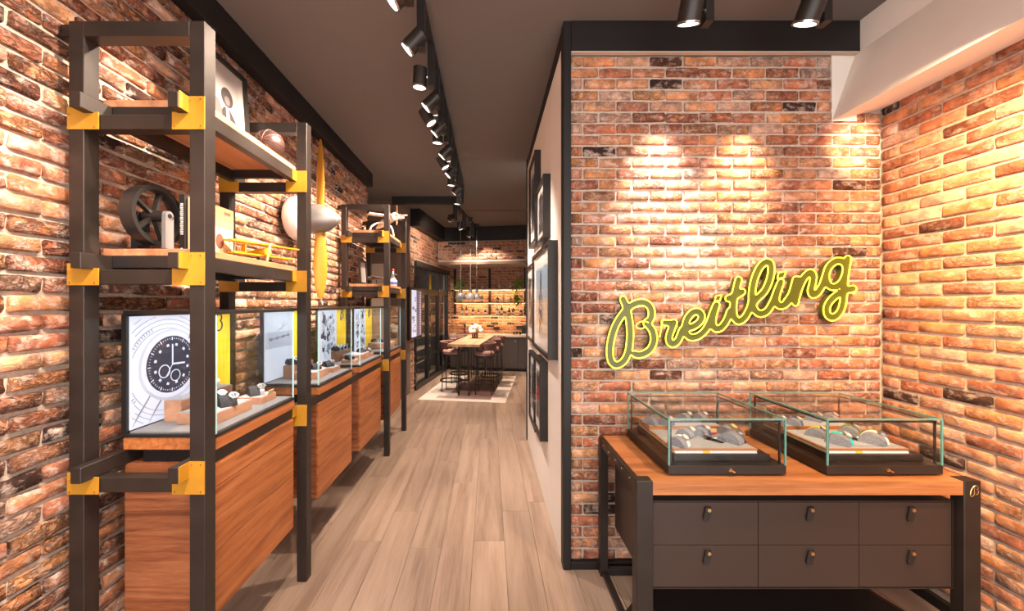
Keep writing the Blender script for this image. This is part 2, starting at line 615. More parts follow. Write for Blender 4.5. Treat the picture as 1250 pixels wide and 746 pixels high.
def catmull(pts, n=8):
    P = [Vector(p) for p in pts]
    out = []
    for i in range(len(P) - 1):
        p0 = P[max(i - 1, 0)]
        p1, p2 = P[i], P[i + 1]
        p3 = P[min(i + 2, len(P) - 1)]
        for k in range(n):
            t = k / n
            out.append(0.5 * ((2 * p1) + (-p0 + p2) * t + (2 * p0 - 5 * p1 + 4 * p2 - p3) * t * t + (-p0 + 3 * p1 - 3 * p2 + p3) * t ** 3))
    out.append(P[-1])
    return out

# ------------------------------------------------------------------ second-room frame (turned by 8.5 degrees)
TH = math.radians(8.5)
CT, ST = math.cos(TH), math.sin(TH)


def T2(p):
    u, v, z = p
    return Vector((u * CT + v * ST, 7.0 - u * ST + v * CT, z))


def place2(o):
    o.location = T2(o.location)
    o.rotation_euler.z -= TH
    return o


def u_at(px, v):
    k = (px - PX) / F
    # u*CT + v*ST = k*(7 - u*ST + v*CT)
    return (k * (7 + v * CT) - v * ST) / (CT + k * ST)


def z_at(py, u, v):
    return EYE - (py - PY) / F * (7 - u * ST + v * CT)


# ------------------------------------------------------------------ setting
CEIL = 3.65
XL = -1.785      # mortar plane of the left wall
XR = 2.650       # mortar plane of the right wall
YB = 2.520       # mortar plane of the sign wall
BL, BH, CO = 0.2255, 0.0755, 0.0755
random.seed(7)

floor = structure(obj('floor', MB().box(-3.2, 3.2, -1.2, 11.2, -0.08, -0.004), M['black']))
pk = 0
plank_meshes = {}
for i in range(-13, 14):
    x0 = -0.116 + 0.229 * i
    x1 = x0 + 0.229
    if x0 < -2.9 or x1 > 2.9:
        continue
    y = -1.2 - random.random() * 1.6
    while y < 11.0:
        ln = random.choice([1.5, 1.8, 2.1])
        y0, y1 = max(y, -1.2), min(y + ln, 11.2)
        y += ln
        if y1 - y0 < 0.05:
            continue
        key = round(y1 - y0, 3)
        if key not in plank_meshes:
            mb = MB().box(-0.1137, 0.1137, -key / 2 + 0.0008, key / 2 - 0.0008, -0.02, 0.0, 0.0012)
            me = mb.mesh('plank')
            me.materials.append(M['plank'])
            plank_meshes[key] = me
        o = bpy.data.objects.new('plank', plank_meshes[key])
        COL.objects.link(o)
        o.parent = floor
        o.location = ((x0 + x1) / 2, (y0 + y1) / 2, 0)

structure(obj('ceiling', MB().box(-3.2, 3.2, -1.2, 11.2, CEIL, CEIL + 0.1), M['ceiling']))


def brick_mesh(seed, rough, proud=0.018, length=0.2135, height=0.0605):
    rnd = random.Random(seed)
    bm = bmesh.new()
    xs = (0.0, 0.035, 0.5 + rnd.uniform(-.2, .2), 0.965, 1.0)
    zs = (0.0, 0.13, 0.87, 1.0)
    nx, nz = 5, 4
    g = []
    for j in range(nz):
        row = []
        for i in range(nx):
            e = i in (0, nx - 1) or j in (0, nz - 1)
            x = (xs[i] - .5) * length
            z = (zs[j] - .5) * height
            if e:
                y = -proud * rnd.uniform(0.35, 0.65)
                z += rnd.uniform(-1, 0.8) * 0.0042 * rough * (1 if j else -1)
                if i in (0, nx - 1):
                    x += rnd.uniform(-1, 1) * 0.004 * rough
                    if j in (0, nz - 1):
                        z *= 0.84
            else:
                y = -proud * (1.0 + rnd.uniform(-0.22, 0.35) * rough)
                z += rnd.uniform(-1, 1) * 0.004 * rough
            row.append(bm.verts.new((x, y, z)))
        g.append(row)
    for j in range(nz - 1):
        for i in range(nx - 1):
            bm.faces.new((g[j][i], g[j][i + 1], g[j + 1][i + 1], g[j + 1][i]))
    per = [g[0][i] for i in range(nx)] + [g[j][nx - 1] for j in range(1, nz)] + [g[nz - 1][i] for i in range(nx - 2, -1, -1)] + [g[j][0] for j in range(nz - 2, 0, -1)]
    back = [bm.verts.new((v.co.x, 0.008, v.co.z)) for v in per]
    n = len(per)
    for i in range(n):
        j = (i + 1) % n
        bm.faces.new((per[i], back[i], back[j], per[j]))
    bmesh.ops.recalc_face_normals(bm, faces=bm.faces)
    me = bpy.data.meshes.new('brick')
    bm.to_mesh(me)
    bm.free()
    for p in me.polygons:
        p.use_smooth = True
    return me


def brick_set(seed, rough, material, proud=0.018):
    out = []
    for k in range(14):
        me = brick_mesh(seed + k, rough, proud)
        me.materials.append(material)
        out.append(me)
    return out


SET_ROUGH = brick_set(100, 1.15, M['brick_rough'], 0.018)
SET_MID = brick_set(200, 0.8, M['brick'], 0.015)
SET_FLAT = brick_set(300, 0.4, M['brick_smooth'], 0.011)


def lay(wall, u0, u1, zt, zb, offA, offB, bset, limit, score, skip=None, clip=None):
    """courses from zt down to zb in the wall's own frame; the `limit` best scored bricks become parts"""
    spots = []
    row = 0
    z = zt - CO / 2
    while z - CO / 2 > zb - 0.02:
        off = offA if row % 2 == 0 else offB
        k = math.floor((u0 - off) / BL)
        while True:
            a, b = off + k * BL, off + (k + 1) * BL
            k += 1
            if a >= u1:
                break
            a, b = max(a, u0), min(b, clip(z) if clip else u1)
            if b - a < 0.035:
                continue
            if skip and skip((a + b) / 2, z):
                continue
            spots.append(((a + b) / 2, z, b - a))
        z -= CO
        row += 1
    mw = wall.matrix_basis.copy()
    ranked = sorted(spots, key=lambda s: -score(mw @ Vector((s[0], 0, s[1]))))
    rest = bmesh.new()
    for i, (u, z, ln) in enumerate(ranked):
        me = random.choice(bset)
        sx = (ln - 0.011) / 0.2145
        flip = random.random() < 0.5
        T = Matrix.Translation((u + random.uniform(-.002, .002), random.uniform(-.003, .003), z + random.uniform(-.0015, .0015))) @ \
            Matrix.Rotation(PI if flip else 0, 4, 'Y') @ Matrix.Diagonal((sx, 1, 1, 1))
        if i < limit:
            o = bpy.data.objects.new('brick', me)
            COL.objects.link(o)
            o.parent = wall
            o.matrix_basis = T
        else:
            nv = len(rest.verts)
            rest.from_mesh(me)
            rest.verts.ensure_lookup_table()
            bmesh.ops.transform(rest, matrix=T, verts=rest.verts[nv:])
    if len(rest.verts):
        for f in rest.faces:
            f.smooth = True
        me = bpy.data.meshes.new('brickwork')
        rest.to_mesh(me)
        me.materials.append(bset[0].materials[0])
        o = bpy.data.objects.new('brickwork', me)
        COL.objects.link(o)
        o.parent = wall
        o['kind'] = 'stuff'
    rest.free()


def in_view(p):
    if p.y < 0.3:
        return -10.0 - abs(p.y)
    x = PX + F * p.x / p.y
    y = PY - F * (p.z - EYE) / p.y
    s = 1.0 / p.length
    if x < -5 or x > 1255 or y < -5 or y > 751:
        return s - 10
    return s


def slab_wall(name, origin, ang, mb, material):
    o = structure(obj(name, mb, material))
    o.location = origin
    o.rotation_euler = (0, 0, ang)
    o.matrix_basis = Matrix.Translation(origin) @ Matrix.Rotation(ang, 4, 'Z')
    return o


# left wall, frame: x along +Y, facing +X
wl = slab_wall('wall_left', (XL, 0, 0), PI / 2, MB().box(-0.9, 5.44, 0, 0.14, 0, CEIL), M['mortar'])
lay(wl, -0.9, 5.44, 3.47, 0.0, 0.02, 0.13, SET_ROUGH, 300, in_view)


# sign wall, frame: x along +X, facing -Y
def score_back(p):
    s = in_view(p)
    if 0.8 < p.x < 2.38 and p.z < 0.88:
        s -= 5
    return s


wb = slab_wall('wall_back', (0, YB, 0), 0, MB().box(0.535, XR + 0.1, 0, 0.14, 0, CEIL), M['mortar'])
lay(wb, 0.545, XR - 0.01, 3.4405, 0.05, 0.631, 0.739, SET_MID, 300, score_back,
    clip=lambda z: 2.306 if z > 3.04 else XR - 0.01)
# right wall, frame: x from the corner towards the camera, facing -X
wr = slab_wall('wall_right', (XR, YB, 0), -PI / 2, MB().box(0.0, 3.4, 0, 0.14, 0, CEIL), M['mortar'])
lay(wr, 0.012, 3.4, 3.10, 0.06, 0.118, 0.0, SET_FLAT, 300, in_view)

# partition between the aisle and the sign corner
pw = structure(obj('wall_partition', MB().box(0.50, 0.62, 2.56, 4.84, 0, 3.53), M['plaster']))
structure(obj('trim_1', MB().box(0.494, 0.545, 2.475, 2.56, 0, CEIL, 0.002), M['black']))
structure(obj('trim_2', MB().box(0.488, 0.64, 4.84, 4.90, 0, CEIL, 0.002), M['black']))
structure(obj('baseboard_back', MB().box(0.545, XR - 0.03, 2.478, 2.52, 0, 0.052, 0.003), M['black']))
structure(obj('baseboard_right', MB().box(2.60, 2.64, -0.8, 2.478, 0, 0.06, 0.003), M['black']))

# beam over the sign with brick slips on its underside
bt = structure(obj('trim_3', MB().box(0.545, 2.462, 2.47, 2.52, 3.443, CEIL, 0.003), M['black']))
structure(obj('trim_11', MB().box(0.497, 0.62, 2.56, 4.84, 3.53, CEIL, 0.002), M['black']))
obj('lower_edge', MB().box(0.545, 2.462, 2.466, 2.50, 3.437, 3.443), M['beige'], bt)


def soffit_bricks(parent, along, a0, a1, base, z, rot, bset, name='brick'):
    a = a0 - 0.10
    while a < a1:
        lo, hi = max(a, a0), min(a + BL, a1)
        a += BL
        if hi - lo < 0.04:
            continue
        o = bpy.data.objects.new(name, random.choice(bset))
        COL.objects.link(o)
        o.parent = parent
        c = (lo + hi) / 2
        loc = Vector((c, base, z)) if along == 'X' else Vector((base, c, z))
        # faces look down: local -y -> -z
        o.matrix_basis = Matrix.Translation(loc) @ Matrix.Rotation(rot, 4, 'Z') @ Matrix.Rotation(PI / 2, 4, 'X') @ \
            Matrix.Diagonal(((hi - lo - .011) / .2145, 0.35, 1.9, 1))



# dark bulkhead along the left wall, brick slips beneath
bl = structure(obj('trim_4', MB().box(XL, -1.685, -0.9, 5.40, 3.462, CEIL, 0.003), M['black']))

# white boxed-in duct above the right wall, its underside a little tilted
mb = MB()
vs = [mb.bm.verts.new(p) for p in [(2.306, -0.9, 3.005), (XR, -0.9, 3.08), (XR, -0.9, CEIL), (2.462, -0.9, CEIL), (2.462, -0.9, 3.45),
                                   (2.306, 2.51, 3.005), (XR, 2.51, 3.08), (XR, 2.51, CEIL), (2.462, 2.51, CEIL), (2.462, 2.51, 3.45)]]
for f in [(0, 1, 2, 3, 4), (9, 8, 7, 6, 5), (0, 5, 6, 1), (1, 6, 7, 2), (2, 7, 8, 3), (3, 8, 9, 4), (4, 9, 5, 0)]:
    mb.bm.faces.new([vs[i] for i in f])
structure(obj('trim_5', mb, M['plaster']))

structure(obj('trim_12', MB().box(2.304, 2.47, 2.505, 2.518, 3.0, 3.445), M['plaster']))

# dark bar across the ceiling and the seam further on
structure(obj('trim_6', MB().box(-1.70, -0.62, 6.52, 6.62, 3.53, CEIL), M['black']))
structure(obj('trim_7', MB().box(-0.45, 1.6, 7.45, 7.50, 3.625, CEIL), M['brown']))

# recess beyond the end of the left wall
structure(obj('wall_recess', MB().box(-2.75, -2.65, 5.3, 7.4, 0, CEIL), M['beige']))
structure(obj('trim_8', MB().box(-2.65, XL - 0.14, 5.30, 5.44, 0, CEIL), M['beige']))
# pier at the mouth of the second room (second-room frame)
pier = structure(obj('wall_pier', MB().box(-2.4, -1.60, -0.50, 0.15, 0, CEIL), M['brown']))
place2(pier)
dr = structure(obj('door_2', MB().box(-2.3, -1.78, -0.53, -0.502, 0, 2.5), M['beige']))
obj('door_frame', MB().box(-1.78, -1.72, -0.54, -0.502, 0, 2.56).box(-2.3, -1.72, -0.54, -0.502, 2.5, 2.56), M['brown'], dr)
place2(dr)

# second room: left wall (brick over a glazed screen), kitchen wall, bulkhead, right wall
w2 = structure(obj('wall_far_left', MB().box(-1.72, -1.60, 0.15, 0.36, 0, 2.66).box(-1.72, -1.60, 0.15, 3.3, 2.66, CEIL)
                   .box(-1.72, -1.60, 2.98, 3.3, 0, 2.66), M['mortar']))


def brickwork2(parent, mtx, u0, u1, zt, zb, bset, skip=None):
    """far brick facing, joined: too small in the picture to be picked apart one by one"""
    bm = bmesh.new()
    row = 0
    z = zt - CO / 2
    while z - CO / 2 > zb - 0.02:
        a = u0 - (0.11 if row % 2 else 0)
        while a < u1:
            lo, hi = max(a, u0), min(a + BL, u1)
            a += BL
            if hi - lo < 0.04 or (skip and skip((lo + hi) / 2, z)):
                continue
            nv = len(bm.verts)
            bm.from_mesh(random.choice(bset))
            bm.verts.ensure_lookup_table()
            T = mtx @ Matrix.Translation(((lo + hi) / 2, 0, z)) @ Matrix.Rotation(PI * random.randint(0, 1), 4, 'Y') @ Matrix.Diagonal(((hi - lo - .011) / .2145, 1, 1, 1))
            bmesh.ops.transform(bm, matrix=T, verts=bm.verts[nv:])
        z -= CO
        row += 1
    for f in bm.faces:
        f.smooth = True
    me = bpy.data.meshes.new('brickwork')
    bm.to_mesh(me)
    bm.free()
    me.materials.append(bset[0].materials[0])
    o = bpy.data.objects.new('brickwork', me)
    COL.objects.link(o)
    o.parent = parent
    o['kind'] = 'stuff'


brickwork2(w2, Matrix.Translation((-1.60, 0, 0)) @ Matrix.Rotation(PI / 2, 4, 'Z'), 0.16, 3.28, 3.31, 0.0, SET_MID,
           skip=lambda u, z: 0.36 < u < 2.98 and z < 2.68)
place2(w2)
wk = structure(obj('wall_kitchen', MB().box(-1.72, 1.5, 3.30, 3.44, 0, CEIL), M['mortar']))
brickwork2(wk, Matrix.Translation((0, 3.30, 0)), -1.58, 1.4, 2.78, 0.85, SET_FLAT)
place2(wk)
bk = structure(obj('trim_9', MB().box(-1.58, 1.4, 2.05, 3.30, 2.78, 3.31), M['mortar']))
brickwork2(bk, Matrix.Translation((0, 2.05, 0)), -1.57, 1.4, 3.30, 2.81, SET_MID)
obj('lower_edge', MB().box(-1.58, 1.4, 2.02, 2.10, 2.74, 2.80), M['brown'], bk)
place2(bk)
fs = structure(obj('trim_10', MB().box(-1.58, 1.4, 2.0, 3.3, 3.312, CEIL).box(-1.60, -1.40, 0.15, 2.0, 3.312, CEIL), M['black']))
place2(fs)
place2(structure(obj('wall_far_right', MB().box(1.40, 1.5, -1.6, 3.3, 0, CEIL), M['plaster'])))
# room seen dimly through the glazed screen
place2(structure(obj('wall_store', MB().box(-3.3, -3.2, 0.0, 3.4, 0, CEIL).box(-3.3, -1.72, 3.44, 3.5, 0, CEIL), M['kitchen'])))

# glazed steel screen with its sliding doors
g = structure(obj('door_1', MB().box(-1.68, -1.54, 0.36, 2.98, 2.55, 2.66).box(-1.68, -1.55, 0.36, 2.98, 0, 0.10), M['blackmetal']))
for v0 in (0.36, 1.22, 2.06, 2.91):
    obj('mullion', MB().box(-1.66, -1.57, v0, v0 + 0.07, 0.10, 2.55), M['blackmetal'], g)
for v0, v1 in ((0.43, 1.22), (1.29, 2.06), (2.13, 2.91)):
    obj('transom', MB().box(-1.65, -1.58, v0, v1, 1.98, 2.10), M['blackmetal'], g)
    obj('glass_pane', MB().box(-1.618, -1.612, v0, v1, 0.10, 1.98), M['glass'], g)
    obj('glass_pane', MB().box(-1.618, -1.612, v0, v1, 2.10, 2.55), M['glass'], g)
obj('door_rail', MB().box(-1.64, -1.59, 0.43, 1.22, 0.55, 0.60).box(-1.64, -1.59, 1.29, 2.06, 0.55, 0.60).box(-1.64, -1.59, 2.13, 2.91, 0.55, 0.60), M['blackmetal'], g)
place2(g)

# ------------------------------------------------------------------ spotlights
ORD = ['first', 'second', 'third', 'fourth', 'fifth', 'sixth', 'seventh', 'eighth', 'ninth', 'tenth', 'eleventh', 'twelfth', 'thirteenth', 'fourteenth', 'fifteenth']


def spot_head(loc, target, label, group, top, watts, color, cone, blend=0.6, big=1.0):
    """track head: black adapter hanging from the track and a tilted steel cylinder with a lit lens at `loc`"""
    loc = Vector(loc)
    t = thing('track_spotlight', label, 'spotlight', loc, group)
    ax = (Vector(target) - loc).normalized()
    r = 0.05 * big
    side = 0.085 * big
    ad = MB().box(loc.x + side - .022, loc.x + side + .022, loc.y - .03, loc.y + .03, loc.z - 0.005, top)
    obj('track_adapter', ad, M['blackmetal'], t)
    obj('pivot', MB().cyl(loc - ax * 0.06 + Vector((0.0, 0, 0.0)), loc + Vector((side, 0, 0.07)), 0.012, seg=8), M['chrome'], t)
    body = MB().cyl(loc - ax * 0.125 * big, loc - ax * 0.004, r * 0.97, r, seg=20)
    obj('lamp_housing', body, M['metal'], t, smooth=True)
    ring = MB().lathe(loc, [(r * 1.0, -0.008), (r * 1.06, -0.004), (r * 1.06, 0.006), (r * 0.86, 0.006), (r * 0.86, -0.004)], 20, ax.to_track_quat('Z', 'Y').to_matrix())
    obj('lamp_rim', ring, M['chrome'], t, smooth=True)
    obj('lens', MB().cyl(loc - ax * 0.003, loc + ax * 0.002, r * 0.86, seg=16), M['lens'], t)
    if watts:
        spot(loc + ax * 0.012, target, watts, color, cone, blend)
    return t


tr = obj('ceiling_track', MB().box(-0.435, -0.395, -0.6, 6.45, 3.615, CEIL), M['blackmetal'])
tag(tr, 'long black lighting track on the grey ceiling above the aisle', 'lighting track')
heads = [(2, 'L'), (60, 'L'), (106, 'A'), (131, 'L'), (150, 'P'), (163, 'L'), (174, 'A'), (191, 'L'), (204, 'P'), (214, 'L'), (226, 'A'), (236, 'L'), (249, 'A')]
kk = 0
for py, kind in heads:
    d = (3.33 - EYE) * F / (PY - py)
    loc = Vector((-0.50, d, 3.33))
    if kind == 'L':
        tgt, w, c, cone = (-1.75, d + random.uniform(-.1, .25), 2.15), P_LEFT, SOFT, 66
    elif kind == 'A':
        tgt, w, c, cone = (-0.75, d + 0.5, 0.3), P_AISLE, SOFT, 58
    else:
        tgt, w, c, cone = (0.5, d + 0.2, 1.7), P_AISLE * 1.0, (1.0, .86, .74), 70
    spot_head(loc, tgt, 'black track spotlight on the aisle ceiling track, %s from the front' % ORD[kk], 'aisle track spotlights', 3.615, w, c, cone)
    kk += 1
# heads of the same track above and behind the camera's place
for d, tgt in ((1.35, (-1.75, 1.5, 2.1)), (0.8, (-1.75, 0.95, 1.9)), (0.3, (-1.75, 1.2, 0.9)), (1.05, (-0.6, 1.7, 0.2))):
    spot((-0.5, d, 3.30), tgt, P_LEFT * 0.55, SOFT, 70)

# track of the second room
t2 = obj('ceiling_track', MB().box(-0.63, -0.59, -0.6, 1.95, 3.615, CEIL), M['blackmetal'])
tag(t2, 'short black lighting track above the bar table in the far room', 'lighting track')
place2(t2)
kk = 0
for v, tg in ((-0.22, (-1.6, 0.9, 2.9)), (-0.08, (-0.4, 0.6, 1.0)), (0.55, (-0.9, 1.0, 1.0)), (0.70, (0.2, 1.3, 0.2)), (1.45, (-0.9, 2.05, 2.2)), (1.62, (0.5, 2.4, 1.6))):
    loc = T2((-0.70, v, 3.33))
    spot_head(loc, T2(tg), 'dark spotlight in the far room over the bar table, %s from the front' % ORD[kk], 'far room spotlights', 3.615, P_KITCHEN, SOFT, 70)
    kk += 1

# two heads in front of the sign
ts = obj('ceiling_track', MB().box(0.70, 2.28, 2.07, 2.11, 3.615, CEIL), M['blackmetal'])
tag(ts, 'black lighting track in front of the sign wall beam', 'lighting track')
spot_head((1.113, 2.08, 3.335), (1.14, 2.53, 2.42), 'left spotlight of the two hanging before the black beam over the sign', 'sign spotlights', 3.55, P_SIGN * 1.6, (1.0, .95, .92), 42, 1.0, 1.22)
spot_head((1.765, 2.08, 3.335), (1.66, 2.53, 2.40), 'right spotlight of the two hanging before the black beam over the sign', 'sign spotlights', 3.55, P_SIGN * 1.45, WARM, 42, 1.0, 1.22)
# heads on the tracks outside the picture: corner, right wall, desk
spot((2.2, 1.45, 2.99), (2.47, 2.52, 2.83), P_SIGN * 1.3, WARM, 25, 1.0)
spot((1.95, 1.35, 2.98), (2.66, 2.00, 2.25), P_RIGHT, AMBER, 75, 1.0)
spot((1.90, 0.95, 2.98), (2.66, 1.65, 1.3), P_RIGHT * .9, AMBER, 70, 1.0)
spot((1.80, 0.45, 2.98), (2.66, 0.9, 1.6), P_RIGHT * .7, AMBER, 60, 1.0)
spot((1.35, 1.35, 3.33), (1.55, 2.3, 1.2), P_AISLE * 1.5, WARM, 75, 1.0)

# ------------------------------------------------------------------ shelving racks
RX0, RX1 = -1.715, -1.160      # outer faces of the posts
RAIL = -1.225                  # aisle face of the side rails


def brass_L(y, side, z):
    """brass corner plate on the front of a frame; side -1 wall side, 1 aisle side"""
    mb = MB()
    if side > 0:
        mb.box(RX1 - .130, RX1 + .002, y - .004, y, z - .004, z + .066)
        mb.box(RX1 - .062, RX1 + .002, y - .004, y, z + .066, z + .130)
        mb.box(RAIL, RAIL + .004, y - .05, y, z + .062, z + .128)
        sc = [(RX1 - .012, z + .118), (RX1 - .012, z + .008), (RX1 - .118, z + .008), (RX1 - .05, z + .118)]
    else:
        mb.box(RX0 - .002, RX0 + .125, y - .004, y, z - .004, z + .066)
        mb.box(RX0 - .002, RX0 + .062, y - .004, y, z + .066, z + .085)
        sc = [(RX0 + .01, z + .055), (RX0 + .01, z + .006), (RX0 + .112, z + .006)]
    return mb, sc


def make_rack(label, y0, y1):
    cx, cy = (RX0 + RX1) / 2, (y0 + y1) / 2
    t = thing('shelving_rack', label, 'rack', (cx, cy, 0), 'bronze shelving racks on the left')
    w = 0.062
    for x in (RX0, RX1 - w):
        for y in (y0, y1 - w):
            obj('post', MB().box(x, x + w, y, y + w, 0, 2.925, 0.002), M['metal'], t)
    for y in (y0, y1 - w):
        obj('top_bar', MB().box(RX0 + w, RX1 - w, y, y + w, 2.863, 2.925, 0.002), M['metal'], t)
        obj('wall_stay', MB().box(XL + .01, RX0, y + .012, y + .05, 2.87, 2.918), M['metal'], t)
    for z in (2.485, 1.850, 0.998):
        for y in (y0, y1 - w):
            obj('cross_bar', MB().box(RX0 + w, RX1 - w, y + .004, y + w - .004, z, z + .060, 0.002), M['metal'], t)
            fy = y
            for s in (-1, 1):
                mb, sc = brass_L(fy, s, z)
                b = obj('corner_plate', mb, M['brass'], t)
                if y == y0 and y0 < 2:
                    for sx, sz in sc:
                        obj('screw', MB().cyl((sx, fy - .007, sz), (sx, fy - .003, sz), 0.0035, seg=8), M['gold'], b)
        for x in (RX0 + w + .002, RAIL - .042):
            obj('side_rail', MB().box(x, x + .042, y0 - .052, y1 + .03, z + .061, z + .124, 0.002), M['metal'], t)
    for z in (2.610, 1.975):
        obj('shelf_board', MB().box(RX0 + .068, RAIL - .002, y0 + .07, y1 - .07, z, z + .030, 0.002), M['board'], t)
        for ya in (y0 + .07, y1 - .1):
            obj('shelf_bearer', MB().box(RX0 + .11, RAIL - .05, ya, ya + .03, z - .05, z), M['blackmetal'], t)
    return t


make_rack('dark bronze open shelving rack with brass corners nearest the front of the shop', 1.52, 2.432)
make_rack('dark bronze open shelving rack with brass corners further down the aisle', 4.32, 5.25)

# rails that carry the display cabinets between the two racks
for x, lab in ((RAIL - .042, 'bronze counter rail between the racks, on the aisle side'), (RX0 + .064, 'bronze counter rail between the racks, along the brick wall')):
    o = obj('counter_rail', MB().box(x, x + .042, 2.465, 4.265, 1.061, 1.122, 0.002), M['metal'])
    tag(o, lab, 'rail')
    recenter(o, (x + .021, 3.365, 1.061))

# ------------------------------------------------------------------ the winged B emblem and the sign lettering
B_PATHS = {
    'B': [(207, 103), (235, 175), (258, 280), (266, 400), (255, 520), (225, 600), (180, 642), (140, 648), (108, 612), (97, 540), (108, 440), (140, 335), (188, 250), (240, 188), (300, 145), (370, 130), (425, 160), (445, 220), (432, 275), (400, 300), (430, 335), (455, 380), (462, 450), (432, 520), (380, 555), (335, 566), (302, 556)],
}


def emblem(mb, origin, ux, uz, height, r):
    """script B as thin raised strokes; ux, uz unit vectors of the surface"""
    p = catmull([(x, -y, 0) for x, y in B_PATHS['B']], 5)
    s = height / 560.0
    o, ux, uz = Vector(origin), Vector(ux), Vector(uz)
    mb.tube([o + ux * ((q.x - 270) * s) + uz * ((q.y + 375) * s) for q in p], r, 5)
    return mb


# ------------------------------------------------------------------ display cabinets with lit glass cases
XF = -1.212      # aisle face of the cabinets
XW = -1.62       # wall side


def disc(mb, c, r, rx, n=28):
    """thin disc facing +X"""
    mb.cyl((c[0], c[1], c[2]), (c[0] + rx, c[1], c[2]), r, seg=n)
    return mb


